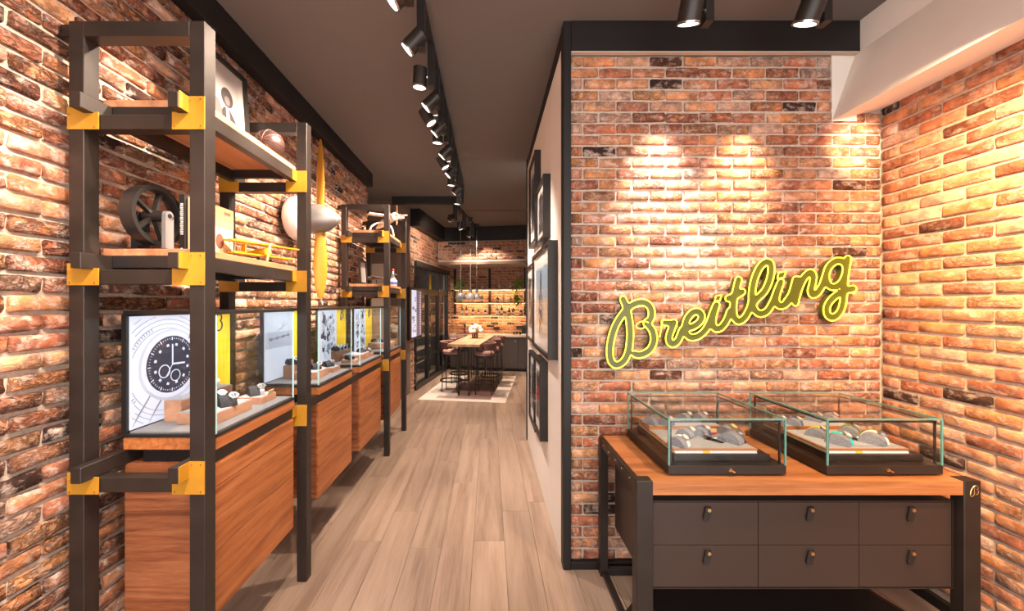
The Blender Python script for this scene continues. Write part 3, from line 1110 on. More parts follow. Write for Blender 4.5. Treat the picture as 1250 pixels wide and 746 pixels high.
def make_cabinet(label, y0, y1, picture):
    t = thing('display_cabinet', label, 'display cabinet', ((XF + XW) / 2, (y0 + y1) / 2, 0.386), 'walnut watch display cabinets')
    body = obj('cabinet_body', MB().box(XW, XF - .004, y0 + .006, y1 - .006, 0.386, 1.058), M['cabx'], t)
    obj('front_panel', MB().box(XF - .016, XF, y0 + .002, y1 - .002, 0.386, 0.955, 0.001), M['cab'], t)
    obj('drawer_front', MB().box(XF - .016, XF, y0 + .002, y1 - .002, 0.960, 1.056, 0.001), M['cab'], t)
    obj('wooden_plinth', MB().box(XW, XF + .004, y0, y1, 1.124, 1.178), M['cab'], t)
    obj('bearer', MB().box(XW + .06, RAIL - .05, y0 + .03, y1 - .03, 1.056, 1.124), M['black'], t)
    obj('case_tray', MB().box(XW, XF + .006, y0 - .004, y1 + .004, 1.178, 1.192), M['blackmetal'], t)
    obj('case_floor', MB().box(XW + .02, XF - .008, y0 + .01, y1 - .01, 1.192, 1.200), M['tray'], t)
    zt = 1.735
    obj('glass_pane', MB().box(XF - .006, XF, y0 + .008, y1 - .008, 1.192, zt - .012), M['glass'], t)
    obj('glass_pane', MB().box(XW + .02, XF - .008, y0, y0 + .006, 1.192, zt - .012), M['glass'], t)
    obj('glass_pane', MB().box(XW + .02, XF - .008, y1 - .006, y1, 1.192, zt - .012), M['glass'], t)
    obj('glass_edge', MB().box(XF - .006, XF + .001, y0 - .001, y0 + .008, 1.192, zt - .012), M['cyanedge'], t)
    obj('glass_edge', MB().box(XF - .004, XF + .001, y1 - .008, y1 + .001, 1.192, zt - .012), M['cyanedge'], t)
    obj('case_top', MB().box(XW, XF + .004, y0 - .002, y1 + .002, zt - .012, zt + .004), M['blackmetal'], t)
    obj('wall_frame', MB().box(XW - .01, XW + .012, y0, y1, 1.192, zt - .012), M['blackmetal'], t)
    # backlit picture and yellow panel on the wall side
    ys = y0 + (y1 - y0) * 0.62
    xp = XW + .013
    pic = obj('lit_picture', MB().box(xp, xp + .006, y0 + .012, ys - .004, 1.205, zt - .022), M['lightbox'], t, label='backlit white picture panel')
    yel = obj('yellow_panel', MB().box(xp, xp + .008, ys + .004, y1 - .012, 1.205, zt - .022), M['lightyellow'], t, label='yellow fluted panel with a script emblem')
    fl = MB()
    n = 8
    for k in range(n):
        y = ys + .012 + (y1 - ys - .03) * k / (n - 1)
        fl.box(xp + .008, xp + .0105, y - .003, y + .003, 1.21, 1.58)
    obj('flutes', fl, M['lightyellow'], yel)
    obj('script_emblem', emblem(MB(), (xp + .010, (ys + y1) / 2, 1.655), (0, 1, 0), (0, 0, 1), 0.125, 0.0045), M['navyprint'], yel)
    xq = xp + .006
    ymid, w = (y0 + ys) / 2, ys - y0 - .016
    if picture == 'watch':
        cy, cz = ymid + .022, 1.468
        m1 = MB()
        for k in range(5):
            r0 = 0.20 + .022 * k
            m1.lathe((xq, cy - .02, cz - .02), [(r0, 0), (r0, .0008), (r0 + .0025, .0008), (r0 + .0025, 0)], 48, Matrix.Rotation(PI / 2, 3, 'Y'))
        for k in range(26):
            a = 2.0 + k * .07
            m1.obox((xq + .0005, cy - .02 + .215 * math.cos(a), cz - .02 + .215 * math.sin(a)), .001, .004, .014, 0, a - PI / 2)
        # keep the ring print inside the panel
        bad = [v for v in m1.bm.verts if not (y0 + .014 < v.co.y < ys - .006 and 1.21 < v.co.z < zt - .026)]
        bmesh.ops.delete(m1.bm, geom=bad, context='VERTS')
        obj('printed_scale', m1, M['lightmid'], pic)
        ls = MB()
        for k in range(34):
            a = y0 + .02 + .005 * k
            b = 1.215 + .0065 * (k % 17)
            ls.bar((xq + .0005, a, b), (xq + .0005, a + .03, b + .05), .002, .001)
        bad = [v for v in ls.bm.verts if not (y0 + .014 < v.co.y < ys - .006)]
        bmesh.ops.delete(ls.bm, geom=bad, context='VERTS')
        obj('printed_strokes', ls, M['lightmid'], pic)
        R = 0.178
        dl = MB()
        disc(dl, (xq, cy, cz), R, .002)
        obj('watch_case_print', dl, M['lightgrey'], pic)
        obj('watch_bezel_print', disc(MB(), (xq, cy, cz), R * .93, .003), M['lightbox'], pic)
        obj('watch_dial_print', disc(MB(), (xq, cy, cz), R * .80, .004), M['lightdark'], pic)
        mk = MB()
        for k in range(60):
            a = 2 * PI * k / 60
            ln = .016 if k % 5 == 0 else .007
            rr = R * (.78 - .06)
            mk.obox((xq + .0045, cy + rr * math.sin(a), cz + rr * math.cos(a)), .0015, .0045 if k % 5 == 0 else .002, ln, 0, -a)
            if k % 2 == 0:
                mk.obox((xq + .0035, cy + R * .86 * math.sin(a), cz + R * .86 * math.cos(a)), .0015, .003, .008, 0, -a)
        for k in range(12):
            a = 2 * PI * (k + .5) / 12
            mk.obox((xq + .0045, cy + R * .55 * math.sin(a), cz + R * .55 * math.cos(a)), .0015, .013, .012, 0, -a)
        for a, ln, wd in ((0.0, .10, .007), (1.62, .075, .009), (3.7, .065, .003)):
            mk.obox((xq + .0065, cy + ln * .5 * math.sin(a), cz + ln * .5 * math.cos(a)), .0015, wd, ln, 0, -a)
        mk.lathe((xq + .004, cy - .045, cz - .03), [(.028, 0), (.028, .001), (.033, .001), (.033, 0)], 20, Matrix.Rotation(PI / 2, 3, 'Y'))
        mk.lathe((xq + .004, cy + .02, cz - .06), [(.026, 0), (.026, .001), (.030, .001), (.030, 0)], 20, Matrix.Rotation(PI / 2, 3, 'Y'))
        obj('dial_markings', mk, M['lightbox'], pic)
        st = MB()
        st.bar((xq + .001, cy + .10, cz + .12), (xq + .001, min(ys - .02, cy + .15), cz + .2), .06, .002)
        bad = [v for v in st.bm.verts if not (v.co.y < ys - .006 and v.co.z < zt - .024)]
        for v in bad:
            v.co.y = min(v.co.y, ys - .007)
            v.co.z = min(v.co.z, zt - .025)
        obj('strap_print', st, M['lightmid'], pic)
    elif picture == 'script':
        p = []
        for k in range(240):
            u = k / 239
            p.append((xq + .001, ymid - w * .36 + w * .72 * u, 1.505 + .013 * math.sin(u * 95) * (.6 + .4 * math.sin(u * 21)) + .02 * u))
        obj('handwritten_line', MB().tube(p, .0016, 4), M['lightdark'], pic)
        pl = MB()
        pl.bar((xq + .001, ymid - .02, 1.57), (xq + .001, ymid + .10, 1.615), .004, .012)
        pl.bar((xq + .001, ymid + .03, 1.57), (xq + .001, ymid + .05, 1.63), .004, .010)
        obj('plane_print', pl, M['lightgrey'], pic)
        obj('horizon_print', MB().box(xq, xq + .001, y0 + .014, ys - .006, 1.44, 1.56), M['lightgrey'], pic)
    else:
        rn = random.Random(picture)
        a, b, c = MB(), MB(), MB()
        for k in range(66):
            y, z = rn.uniform(y0 + .05, ys - .05), rn.uniform(1.24, 1.68)
            (a, b, c)[k % 3].obox((xq + .0006 + .0004 * (k % 3), y, z), .001, rn.uniform(.012, .07), rn.uniform(.012, .07), 0, rn.uniform(0, 1.5))
        obj('printed_shapes', a, M['lightmid'], pic)
        obj('printed_shapes', b, M['lightdark'], pic)
        obj('printed_shapes', c, M['lightgrey'], pic)
    return t


make_cabinet('walnut display cabinet whose lit case shows a huge printed watch face', 1.652, 2.312, 'watch')
make_cabinet('walnut display cabinet behind the near rack, lit case with white handwritten picture', 2.65, 3.29, 'script')
make_cabinet('walnut display cabinet in the middle of the gap before the far rack', 3.50, 4.17, '5')
make_cabinet('walnut display cabinet inside the far rack, furthest down the aisle', 4.43, 5.09, '9')
for y0, y1 in ((1.66, 2.30), (2.66, 3.28), (3.51, 4.16), (4.44, 5.08)):
    strip_light(((XF + XW) / 2 + .02, (y0 + y1) / 2, 1.715), .28, y1 - y0 - .1, (0, 0, 0), 1.2, (0.92, 0.94, 1.0))


# ------------------------------------------------------------------ watches on their cushions
def dprofile(x0, x1, a, h, n=12):
    return [(a * math.cos(PI * k / n), h * math.sin(PI * k / n)) for k in range(n + 1)]


def slotmesh(mb, name, smooth=False):
    me = mb.mesh(name, smooth, 40)
    me.materials.append(None)
    return me


MYZ = Matrix(((0, 0, 1, 0), (1, 0, 0, 0), (0, 1, 0, 0), (0, 0, 0, 1)))   # polygon x->Y, y->Z, depth->X
_cush = slotmesh(MB().prism(dprofile(0, 0, .050, .050), Matrix.Translation((-.045, 0, 0)) @ MYZ, .060), 'cushion', True)
_ring = [(.054 * math.cos(PI * k / 14), .0545 * math.sin(PI * k / 14)) for k in range(15)] + [(.049 * math.cos(PI * k / 14), .049 * math.sin(PI * k / 14)) for k in range(14, -1, -1)]
_ring = [(a, max(b, 0.001)) for a, b in _ring]
_strap = slotmesh(MB().prism(_ring, Matrix.Translation((.004, 0, 0)) @ MYZ, .022), 'strap')
_ax = Vector((0, -math.cos(math.radians(58)), math.sin(math.radians(58))))
_c0 = Vector((.015, 0, 0)) + Vector((0, _ax.y * .052, _ax.z * .052))
_case = slotmesh(MB().cyl(_c0, _c0 + _ax * .011, .0205, seg=18).cyl(_c0 + Vector((.022, 0, 0)) + _ax * .005, _c0 + Vector((.026, 0, 0)) + _ax * .005, .0035, seg=6), 'watch_case')
_dial = slotmesh(MB().cyl(_c0 + _ax * .011, _c0 + _ax * .0122, .0165, seg=18), 'dial')
_mk = MB()
_q = _ax.to_track_quat('Z', 'Y').to_matrix().to_4x4()
for _k in range(12):
    _a = 2 * PI * _k / 12
    _r = bmesh.ops.create_cube(_mk.bm, size=1.0)
    bmesh.ops.transform(_mk.bm, matrix=Matrix.Translation(_c0 + _ax * .0126) @ _q @ Matrix.Rotation(_a, 4, 'Z') @ Matrix.Translation((0, .013, 0)) @ Matrix.Diagonal((.002, .004, .0006, 1)), verts=_r['verts'])
for _a, _l in ((0.5, .011), (2.6, .008)):
    _r = bmesh.ops.create_cube(_mk.bm, size=1.0)
    bmesh.ops.transform(_mk.bm, matrix=Matrix.Translation(_c0 + _ax * .013) @ _q @ Matrix.Rotation(_a, 4, 'Z') @ Matrix.Translation((0, _l / 2, 0)) @ Matrix.Diagonal((.0016, _l, .0006, 1)), verts=_r['verts'])
_mark = slotmesh(_mk, 'dial_marks')


def shared(name, me, material, parent):
    o = bpy.data.objects.new(name, me)
    COL.objects.link(o)
    o.material_slots[0].link = 'OBJECT'
    o.material_slots[0].material = material
    o.parent = parent
    return o


def watch(x, y, z, yaw, scale, strap, dial, label, group, cushion='charcoal'):
    t = thing('wristwatch', label, 'watch', (x, y, z + .001), group, yaw)
    t.scale = (scale,) * 3
    shared('cushion', _cush, M[cushion], t)
    shared('strap', _strap, M[strap], t)
    c = shared('watch_case', _case, M['steel'], t)
    shared('dial', _dial, M[dial], c)
    shared('dial_marks', _mark, M['white'] if dial not in ('white', 'steel') else M['navyprint'], c)
    return t


def riser(x0, x1, y0, y1, z, h, label, top=True):
    o = thing('wooden_riser', label, 'display block', ((x0 + x1) / 2, (y0 + y1) / 2, z), 'wooden display blocks in the wall cases')
    obj('block', MB().box(x0, x1, y0, y1, z, z + h - .003, .001), M['block'], o)
    obj('suede_top', MB().box(x0 + .006, x1 - .006, y0 + .006, y1 - .006, z + h - .003, z + h), M['suede'], o)
    return o


ZF = 1.2005
GW = 'watches in the lit wall cases'
# case one
riser(-1.475, -1.285, 1.76, 2.02, ZF, .055, 'wooden block on the floor of the first wall case, front of two steps')
riser(-1.57, -1.487, 1.80, 2.16, ZF, .105, 'taller wooden block standing against the watch picture in the first wall case')
riser(-1.43, -1.29, 2.11, 2.26, ZF, .040, 'low wooden block at the far end of the first wall case')
watch(-1.33, 1.90, ZF + .055, .9, 1.0, 'leather', 'photodark', 'dark-strapped watch on the front wooden block of the first wall case', GW)
watch(-1.435, 1.965, ZF + .055, .9, .95, 'suededark', 'steel', 'grey-strapped watch deeper on the front wooden block of the first wall case', GW)
watch(-1.527, 2.05, ZF + .105, .9, .85, 'steel', 'white', 'steel watch on the tall block beside the yellow panel of the first wall case', GW)
watch(-1.36, 2.185, ZF + .040, .8, 1.0, 'steel', 'photodark', 'steel watch on dark cushion, alone on the low block of the first wall case', GW)
obj('price_card', MB().obox((-1.288, 2.20, ZF + .052), .004, .05, .022, 0, 0, .3), M['cream'])
tag(bpy.data.objects['price_card'], 'small cream price card at the low wooden block in the first wall case', 'card')
# case two
riser(-1.475, -1.30, 2.80, 3.02, ZF, .055, 'wooden block at the middle of the second wall case')
riser(-1.57, -1.48, 2.84, 3.14, ZF, .100, 'taller wooden block at the wall in the second wall case')
riser(-1.42, -1.29, 3.10, 3.23, ZF, .040, 'low wooden block at the far end of the second wall case')
for i, (x, y, h, s) in enumerate(((-1.527, 2.90, .10, 'leather'), (-1.527, 3.0, .10, 'steel'), (-1.527, 3.09, .10, 'suede'), (-1.37, 2.95, .055, 'leather'), (-1.36, 3.165, .04, 'leather'))):
    watch(x, y, ZF + h, .9, .9, s, 'photodark', ['black-strapped watch first of three on the tall block of the second wall case', 'steel watch in the middle of three on the tall block of the second wall case',
          'grey-strapped watch last of three on the tall block of the second wall case', 'black watch on the middle block of the second wall case', 'black watch alone on the low block of the second wall case'][i], GW)
# case three
riser(-1.475, -1.28, 3.72, 4.00, ZF, .060, 'wide wooden block in the third wall case')
riser(-1.57, -1.48, 3.70, 3.98, ZF, .100, 'tall wooden block at the wall in the third wall case')
riser(-1.41, -1.28, 3.55, 3.66, ZF, .035, 'low wooden block at the near end of the third wall case')
riser(-1.41, -1.28, 4.04, 4.14, ZF, .035, 'low wooden block at the far end of the third wall case')
for i, (x, y, h, s) in enumerate(((-1.527, 3.74, .10, 'steel'), (-1.527, 3.83, .10, 'suede'), (-1.527, 3.92, .10, 'steel'), (-1.34, 3.93, .06, 'leather'), (-1.34, 3.60, .035, 'leather'), (-1.34, 4.09, .035, 'leather'))):
    watch(x, y, ZF + h, .9, .85, s, 'photodark', ['steel watch first of three on the tall block of the third wall case', 'grey-strapped watch in the middle of three on the tall block of the third wall case',
          'steel watch last of three on the tall block of the third wall case', 'black watch on the wide block of the third wall case', 'black watch on the low near block of the third wall case', 'black watch on the low far block of the third wall case'][i], GW)
# case four
riser(-1.52, -1.26, 4.68, 4.98, ZF, .075, 'wooden block in the fourth and furthest wall case')
watch(-1.36, 4.80, ZF + .075, .9, .85, 'steel', 'white', 'steel watch on the block in the furthest wall case', GW)
watch(-1.48, 4.84, ZF + .075, .9, .85, 'suede', 'photodark', 'grey-strapped watch at the back of the block in the furthest wall case', GW)

# ------------------------------------------------------------------ things on the near rack
def photo_frame(label, y0, y1, z0, z1, x, lean, group=None):
    t = thing('framed_photograph', label, 'photograph', (x, (y0 + y1) / 2, z0), group)
    h, w = z1 - z0, y1 - y0
    R = Matrix.Translation((x, (y0 + y1) / 2, z0)) @ Matrix.Rotation(-lean, 4, 'Y')

    def put(name, mb, m, parent=t):
        bmesh.ops.transform(mb.bm, matrix=R, verts=mb.bm.verts)
        return obj(name, mb, m, parent)
    b = .030 * min(1, w / .3)
    fr = MB().box(-.012, .014, -w / 2, -w / 2 + b, 0, h).box(-.012, .014, w / 2 - b, w / 2, 0, h).box(-.012, .014, -w / 2 + b, w / 2 - b, 0, b).box(-.012, .014, -w / 2 + b, w / 2 - b, h - b, h)
    put('frame', fr, M['blackmetal'])
    put('mount', MB().box(-.008, .002, -w / 2 + b, w / 2 - b, b, h - b), M['beigemount'])
    m = b + w * .12
    pr = put('print', MB().box(.002, .004, -w / 2 + m, w / 2 - m, b + h * .09, h - b - h * .09), M['photopale'])
    return t, pr, put, (w, h, m)


t, pr, put, (w, h, m) = photo_frame('framed black and white portrait photograph leaning on the top shelf', 1.955, 2.335, 2.643, 3.175, -1.50, .06)
put('figure_coat', MB().prism([(-.09, .08), (.085, .08), (.075, .20), (.03, .255), (-.02, .255), (-.075, .17)], Matrix.Translation((.004, 0, 0)) @ MYZ, .001), M['photodark'], pr)
put('print_ground', MB().box(.0041, .0046, -w / 2 + m, w / 2 - m, .08, .20), M['photomid'], pr)
put('figure_hood', MB().ball((.005, .01, .318), .0014, .050, .056, 14, 8), M['photodark'], pr)
put('figure_face', MB().ball((.0055, .008, .300), .0016, .024, .030, 14, 8), M['photomid'], pr)
put('aircraft_shape', MB().ball((.0045, -.075, .205), .001, .042, .075, 14, 8), M['photomid'], pr)
put('scarf', MB().prism([(-.006, .10), (.016, .10), (.022, .20), (.018, .255), (-.006, .255)], Matrix.Translation((.005, 0, 0)) @ MYZ, .001), M['photopale'], pr)

# leather ball
t = thing('leather_ball', 'dark brown stitched leather ball on the top shelf of the near rack', 'ball', (-1.305, 2.22, 2.641))
obj('ball_panels', MB().ball((-1.305, 2.22, 2.721), .080, .080, .080, 24, 16), noise_mat('old_brown_leather', (0.028, 0.013, 0.011), (0.055, 0.028, 0.023), 14, 0.38, 0.3), t, smooth=True, angle=180)
sm = MB()
for a in range(4):
    Rm = Matrix.Rotation(a * PI / 4 + .2, 3, 'Y')
    sm.tube([Vector((-1.305, 2.22, 2.721)) + Rm @ Vector((.0805 * math.cos(k * PI / 12), .0805 * math.sin(k * PI / 12), 0)) for k in range(24)], .0018, 4, closed=True)
obj('stitched_seams', sm, M['seatback'], t)

# flywheel model facing the aisle
fc = Vector((-1.52, 1.69, 2.168))
t = thing('flywheel', 'black spoked flywheel on a grey stand, middle shelf of the near rack', 'flywheel', (fc.x, fc.y, 2.005))
RYX = Matrix.Rotation(PI / 2, 3, 'Y')
obj('rim', MB().lathe(fc, [(.134, -.028), (.134, .028), (.116, .028), (.112, .02), (.112, -.02), (.116, -.028), (.134, -.028)], 40, RYX), M['blackmetal'], t, smooth=True)
for k in range(5):
    a = 2 * PI * k / 5 + .25
    dv = Vector((0, math.sin(a), math.cos(a)))
    obj('spoke', MB().bar(fc + dv * .02, fc + dv * .116, .022, .014), M['blackmetal'], t)
obj('hub', MB().cyl(fc + Vector((-.035, 0, 0)), fc + Vector((.05, 0, 0)), .026, seg=20).cyl(fc + Vector((.05, 0, 0)), fc + Vector((.075, 0, 0)), .010, seg=12), M['blackmetal'], t)
ob = MB().box(fc.x + .055, fc.x + .072, fc.y - .022, fc.y + .022, 2.006, fc.z).cyl((fc.x + .055, fc.y, fc.z), (fc.x + .072, fc.y, fc.z), .022, seg=18)
obj('stand_upright', ob, M['lampgrey'], t, label='pale grey upright')
obj('stand_upright', MB().box(fc.x - .075, fc.x - .045, fc.y - .03, fc.y + .03, 2.006, fc.z + .015), M['blackmetal'], t)
obj('stand_base', MB().box(fc.x - .09, fc.x + .09, fc.y - .045, fc.y + .045, 2.006, 2.016), M['blackmetal'], t)

# books on the middle shelf
t = thing('hardcover_book', 'black-spined book standing upright behind the flywheel', 'book', (-1.462, 1.90, 2.005), None)
obj('cover', MB().box(-1.474, -1.470, 1.775, 2.02, 2.006, 2.290).box(-1.452, -1.448, 1.775, 2.02, 2.006, 2.290).box(-1.474, -1.448, 1.772, 1.776, 2.006, 2.290), M['leather'], t)
obj('pages', MB().box(-1.470, -1.452, 1.776, 2.016, 2.009, 2.287), M['cream'], t)
sp = MB()
for k in range(16):
    zz = 2.10 + k * .0095
    sp.box(-1.468 if k % 3 else -1.466, -1.454, 1.7705, 1.772, zz, zz + .0055)
sp.box(-1.465, -1.457, 1.7705, 1.772, 2.03, 2.036)
obj('spine_lettering', sp, M['white'], t)
t = thing('hardcover_book', 'orange and cream picture book leaning upright on the middle shelf', 'book', (-1.430, 1.92, 2.005), None)
obj('cover', MB().box(-1.444, -1.416, 1.785, 2.065, 2.006, 2.282, .002), M['cream'], t)
obj('printed_band', MB().box(-1.4158, -1.4150, 1.786, 2.064, 2.175, 2.281), M['board'], t)
obj('cover_lettering', MB().box(-1.4150, -1.4145, 1.99, 2.04, 2.245, 2.262).box(-1.4158, -1.4148, 1.84, 1.845, 2.05, 2.19).box(-1.4158, -1.4148, 1.81, 1.90, 2.12, 2.124).ball((-1.415, 1.96, 2.10), .001, .03, .04), M['seatback'], t)

# yellow biplane, nose towards the aisle
bc = Vector((-1.318, 2.160, 2.005))
wd = Vector((.17, .40, 0)).normalized()
nd = Vector((wd.y, -wd.x, 0))
t = thing('model_biplane', 'yellow model biplane on the middle shelf of the near rack', 'model aircraft', bc)


def wing(name, z, half, chord, off, mt):
    p = [(-half, -chord * .35), (-half * .97, chord * .5), (half * .97, chord * .5), (half, -chord * .35), (half * .93, -chord * .5), (-half * .93, -chord * .5)]
    mx = Matrix(((wd.x, nd.x, 0, bc.x + nd.x * off), (wd.y, nd.y, 0, bc.y + nd.y * off), (0, 0, 1, bc.z + z), (0, 0, 0, 1)))
    return obj(name, MB().prism(p, mx, .007), mt, t)


wing('upper_wing', .100, .212, .075, .02, M['planeyellow'])
wing('lower_wing', .038, .185, .065, .005, M['planeyellow'])
fu = MB().cyl(bc + nd * .055 + Vector((0, 0, .062)), bc - nd * .03 + Vector((0, 0, .062)), .022, .024, 14).cyl(bc - nd * .03 + Vector((0, 0, .062)), bc - nd * .17 + Vector((0, 0, .068)), .024, .007, 14)
obj('fuselage', fu, M['planeyellow'], t, smooth=True)
obj('tailplane', MB().bar(bc - nd * .16 - wd * .06 + Vector((0, 0, .072)), bc - nd * .16 + wd * .06 + Vector((0, 0, .072)), .04, .004).bar(bc - nd * .185 + Vector((0, 0, .095)), bc - nd * .14 + Vector((0, 0, .095)), .004, .05), M['planeyellow'], t)
struts = []
for s in (-.17, -.11, .11, .17):
    for o_ in (-.02, .025):
        struts.append((bc + wd * s + nd * o_ + Vector((0, 0, .042)), bc + wd * (s * 1.02) + nd * (o_ + .012) + Vector((0, 0, .102))))
for s in (-.02, .02):
    struts.append((bc + wd * s + nd * .02 + Vector((0, 0, .08)), bc + wd * s * 2 + nd * .03 + Vector((0, 0, .102))))
for a_, b_ in struts:
    obj('wing_strut', MB().cyl(a_, b_, .0022, seg=6), M['cream'], t)
for s in (-.035, .035):
    c = bc + wd * s + nd * .03 + Vector((0, 0, .0155))
    obj('wheel', MB().cyl(c - wd * .005, c + wd * .005, .015, seg=14), M['leather'], t)
    obj('wheel_strut', MB().cyl(c, bc + wd * s * .4 + nd * .03 + Vector((0, 0, .045)), .0025, seg=6), M['planeyellow'], t)
pc = bc + nd * .060 + Vector((0, 0, .062))
obj('propeller', MB().bar(pc - wd * .01 - Vector((0, 0, .05)), pc + wd * .01 + Vector((0, 0, .05)), .004, .010).cyl(pc - nd * .006, pc + nd * .01, .008, .004, 10), M['cream'], t)

# ------------------------------------------------------------------ propeller with cowling on the left wall
hc = Vector((-1.60, 3.27, 2.515))
t = thing('wall_propeller', 'yellow aircraft propeller with silver spinner and white cowling on the left brick wall', 'propeller', hc)
obj('cowling', MB().lathe(hc, [(.165, -.13), (.19, -.10), (.195, -.05), (.185, -.012), (.165, .0), (.15, -.005), (.15, -.11)], 36, RYX), M['white'], t, smooth=True)
obj('cowl_face', MB().lathe(hc, [(.0, -.03), (.15, -.03), (.15, -.045), (.0, -.045)], 32, RYX), M['propyellow'], t)
sl = MB()
for k in range(14):
    a = 2 * PI * k / 14
    sl.obox(hc + Vector((-.029, .105 * math.sin(a), .105 * math.cos(a))), .006, .022, .045, 0, -a)
obj('cooling_slots', sl, M['leather'], t)
sp = MB().lathe(hc, [(.0, .30), (.018, .296), (.055, .262), (.095, .205), (.122, .135), (.132, .07), (.132, .035), (.12, .03), (.0, .03)], 30, RYX)
obj('spinner', sp, M['satin'], t, smooth=True)
for sgn in (1, -1):
    prof = [(0.02, .030, .030), (.16, .040, .026), (.30, .055, .018), (.45, .058, .012), (.60, .045, .008), (.68, .025, .005), (.70, .006, .003)]
    mb = MB()
    rings = []
    for k, (r_, wv, th) in enumerate(prof):
        tw = math.radians(64 - 18 * r_ / .7) * sgn
        cs, sn = math.cos(tw), math.sin(tw)
        ring = []
        for q in range(10):
            a = 2 * PI * q / 10
            yy, xx = wv * math.cos(a), th * math.sin(a)
            ring.append(mb.bm.verts.new(hc + Vector((.12 + xx * cs - yy * sn, xx * sn + yy * cs, sgn * r_))))
        rings.append(ring)
    for A, B in zip(rings, rings[1:]):
        for q in range(10):
            mb.bm.faces.new((A[q], A[(q + 1) % 10], B[(q + 1) % 10], B[q]))
    mb.bm.faces.new(rings[0])
    mb.bm.faces.new(rings[-1])
    obj('blade', mb, M['propyellow'], t, smooth=True)
obj('shaft', MB().cyl((XL, hc.y, hc.z), (hc.x + .05, hc.y, hc.z), .04, seg=14), M['blackmetal'], t)

# ------------------------------------------------------------------ things on the far rack
# white model aeroplane with wooden propeller on its top shelf
c = Vector((-1.33, 4.72, 2.642))
t = thing('model_aeroplane', 'white model aeroplane with crossed wooden propeller on the top shelf of the far rack', 'model aircraft', c)
obj('fuselage', MB().cyl(c + Vector((.20, -.22, .19)), c + Vector((-.02, .10, .18)), .045, .05, 16).cyl(c + Vector((-.02, .10, .18)), c + Vector((-.20, .36, .16)), .05, .015, 16), M['white'], t, smooth=True)
obj('wing', MB().obox(c + Vector((.03, -.02, .235)), .44, .11, .014, .62), M['white'], t)
ar = MB().tube(catmull([c + Vector((-.16, -.09, 0.003)), c + Vector((-.13, -.07, .10)), c + Vector((-.03, -.01, .155)), c + Vector((.07, .06, .12)), c + Vector((.10, .09, 0.003))], 5), .012, 8)
obj('landing_gear', ar, M['white'], t, smooth=True)
pc = c + Vector((.225, -.26, .19))
pn = Vector((.53, -.85, 0)).normalized()
pr_ = Vector((.85, .53, 0))
obj('propeller', MB().bar(pc - pr_ * .13 - Vector((0, 0, .008)), pc + pr_ * .13 + Vector((0, 0, .012)), .012, .014).bar(pc - Vector((0, 0, .12)), pc + Vector((0, 0, .12)), .014, .012), M['board'], t)
obj('propeller_hub', MB().cyl(pc - pn * .015, pc + pn * .02, .016, .008, 12), M['brass'], t)

photo_frame('small framed picture with wide white mount on the middle shelf of the far rack', 4.42, 4.66, 2.008, 2.30, -1.53, .05)
# grey model jet
c = Vector((-1.47, 4.86, 2.008))
t = thing('model_jet', 'dark grey model aircraft behind the small framed picture on the far rack', 'model aircraft', c)
obj('fuselage', MB().cyl(c + Vector((.17, -.10, .085)), c + Vector((-.13, .08, .10)), .012, .024, 12), M['lampgrey'], t)
obj('wing', MB().obox(c + Vector((.0, 0, .115)), .09, .32, .012, .5, .12), M['kitchen'], t)
obj('stand', MB().cyl(c, c + Vector((0, 0, .095)), .006, seg=8).cyl(c, c + Vector((0, 0, .008)), .05, seg=16), M['blackmetal'], t)
# white and blue piece with the red top
c = Vector((-1.29, 5.0, 2.008))
t = thing('model_rocket_plane', 'white ornament with blue mark, grey disc and red knob on the far rack', 'ornament', c)
obj('body', MB().lathe(c, [(.0, 0), (.05, 0), (.06, .03), (.055, .07), (.03, .11), (.015, .15), (.0, .15)], 18), M['white'], t, smooth=True)
obj('blue_mark', MB().lathe(c, [(.0585, .022), (.0635, .03), (.060, .055), (.056, .06)], 18), M['blue'], t)
obj('grey_disc', MB().cyl(c + Vector((0, 0, .15)), c + Vector((0, 0, .158)), .06, seg=18), M['lampgrey'], t)
obj('neck', MB().cyl(c + Vector((0, 0, .158)), c + Vector((0, 0, .20)), .012, seg=10), M['white'], t)
obj('red_knob', MB().ball(c + Vector((0, 0, .215)), .02, u=12, v=8), M['red'], t)

# ------------------------------------------------------------------ sign on the brick wall
SGN = 2.452


def px2w(px, py, d=SGN):
    return at(px, py, d)


def reg(ox, oy, s, pts):
    return [(ox + x / s, oy + y / s) for x, y in pts]


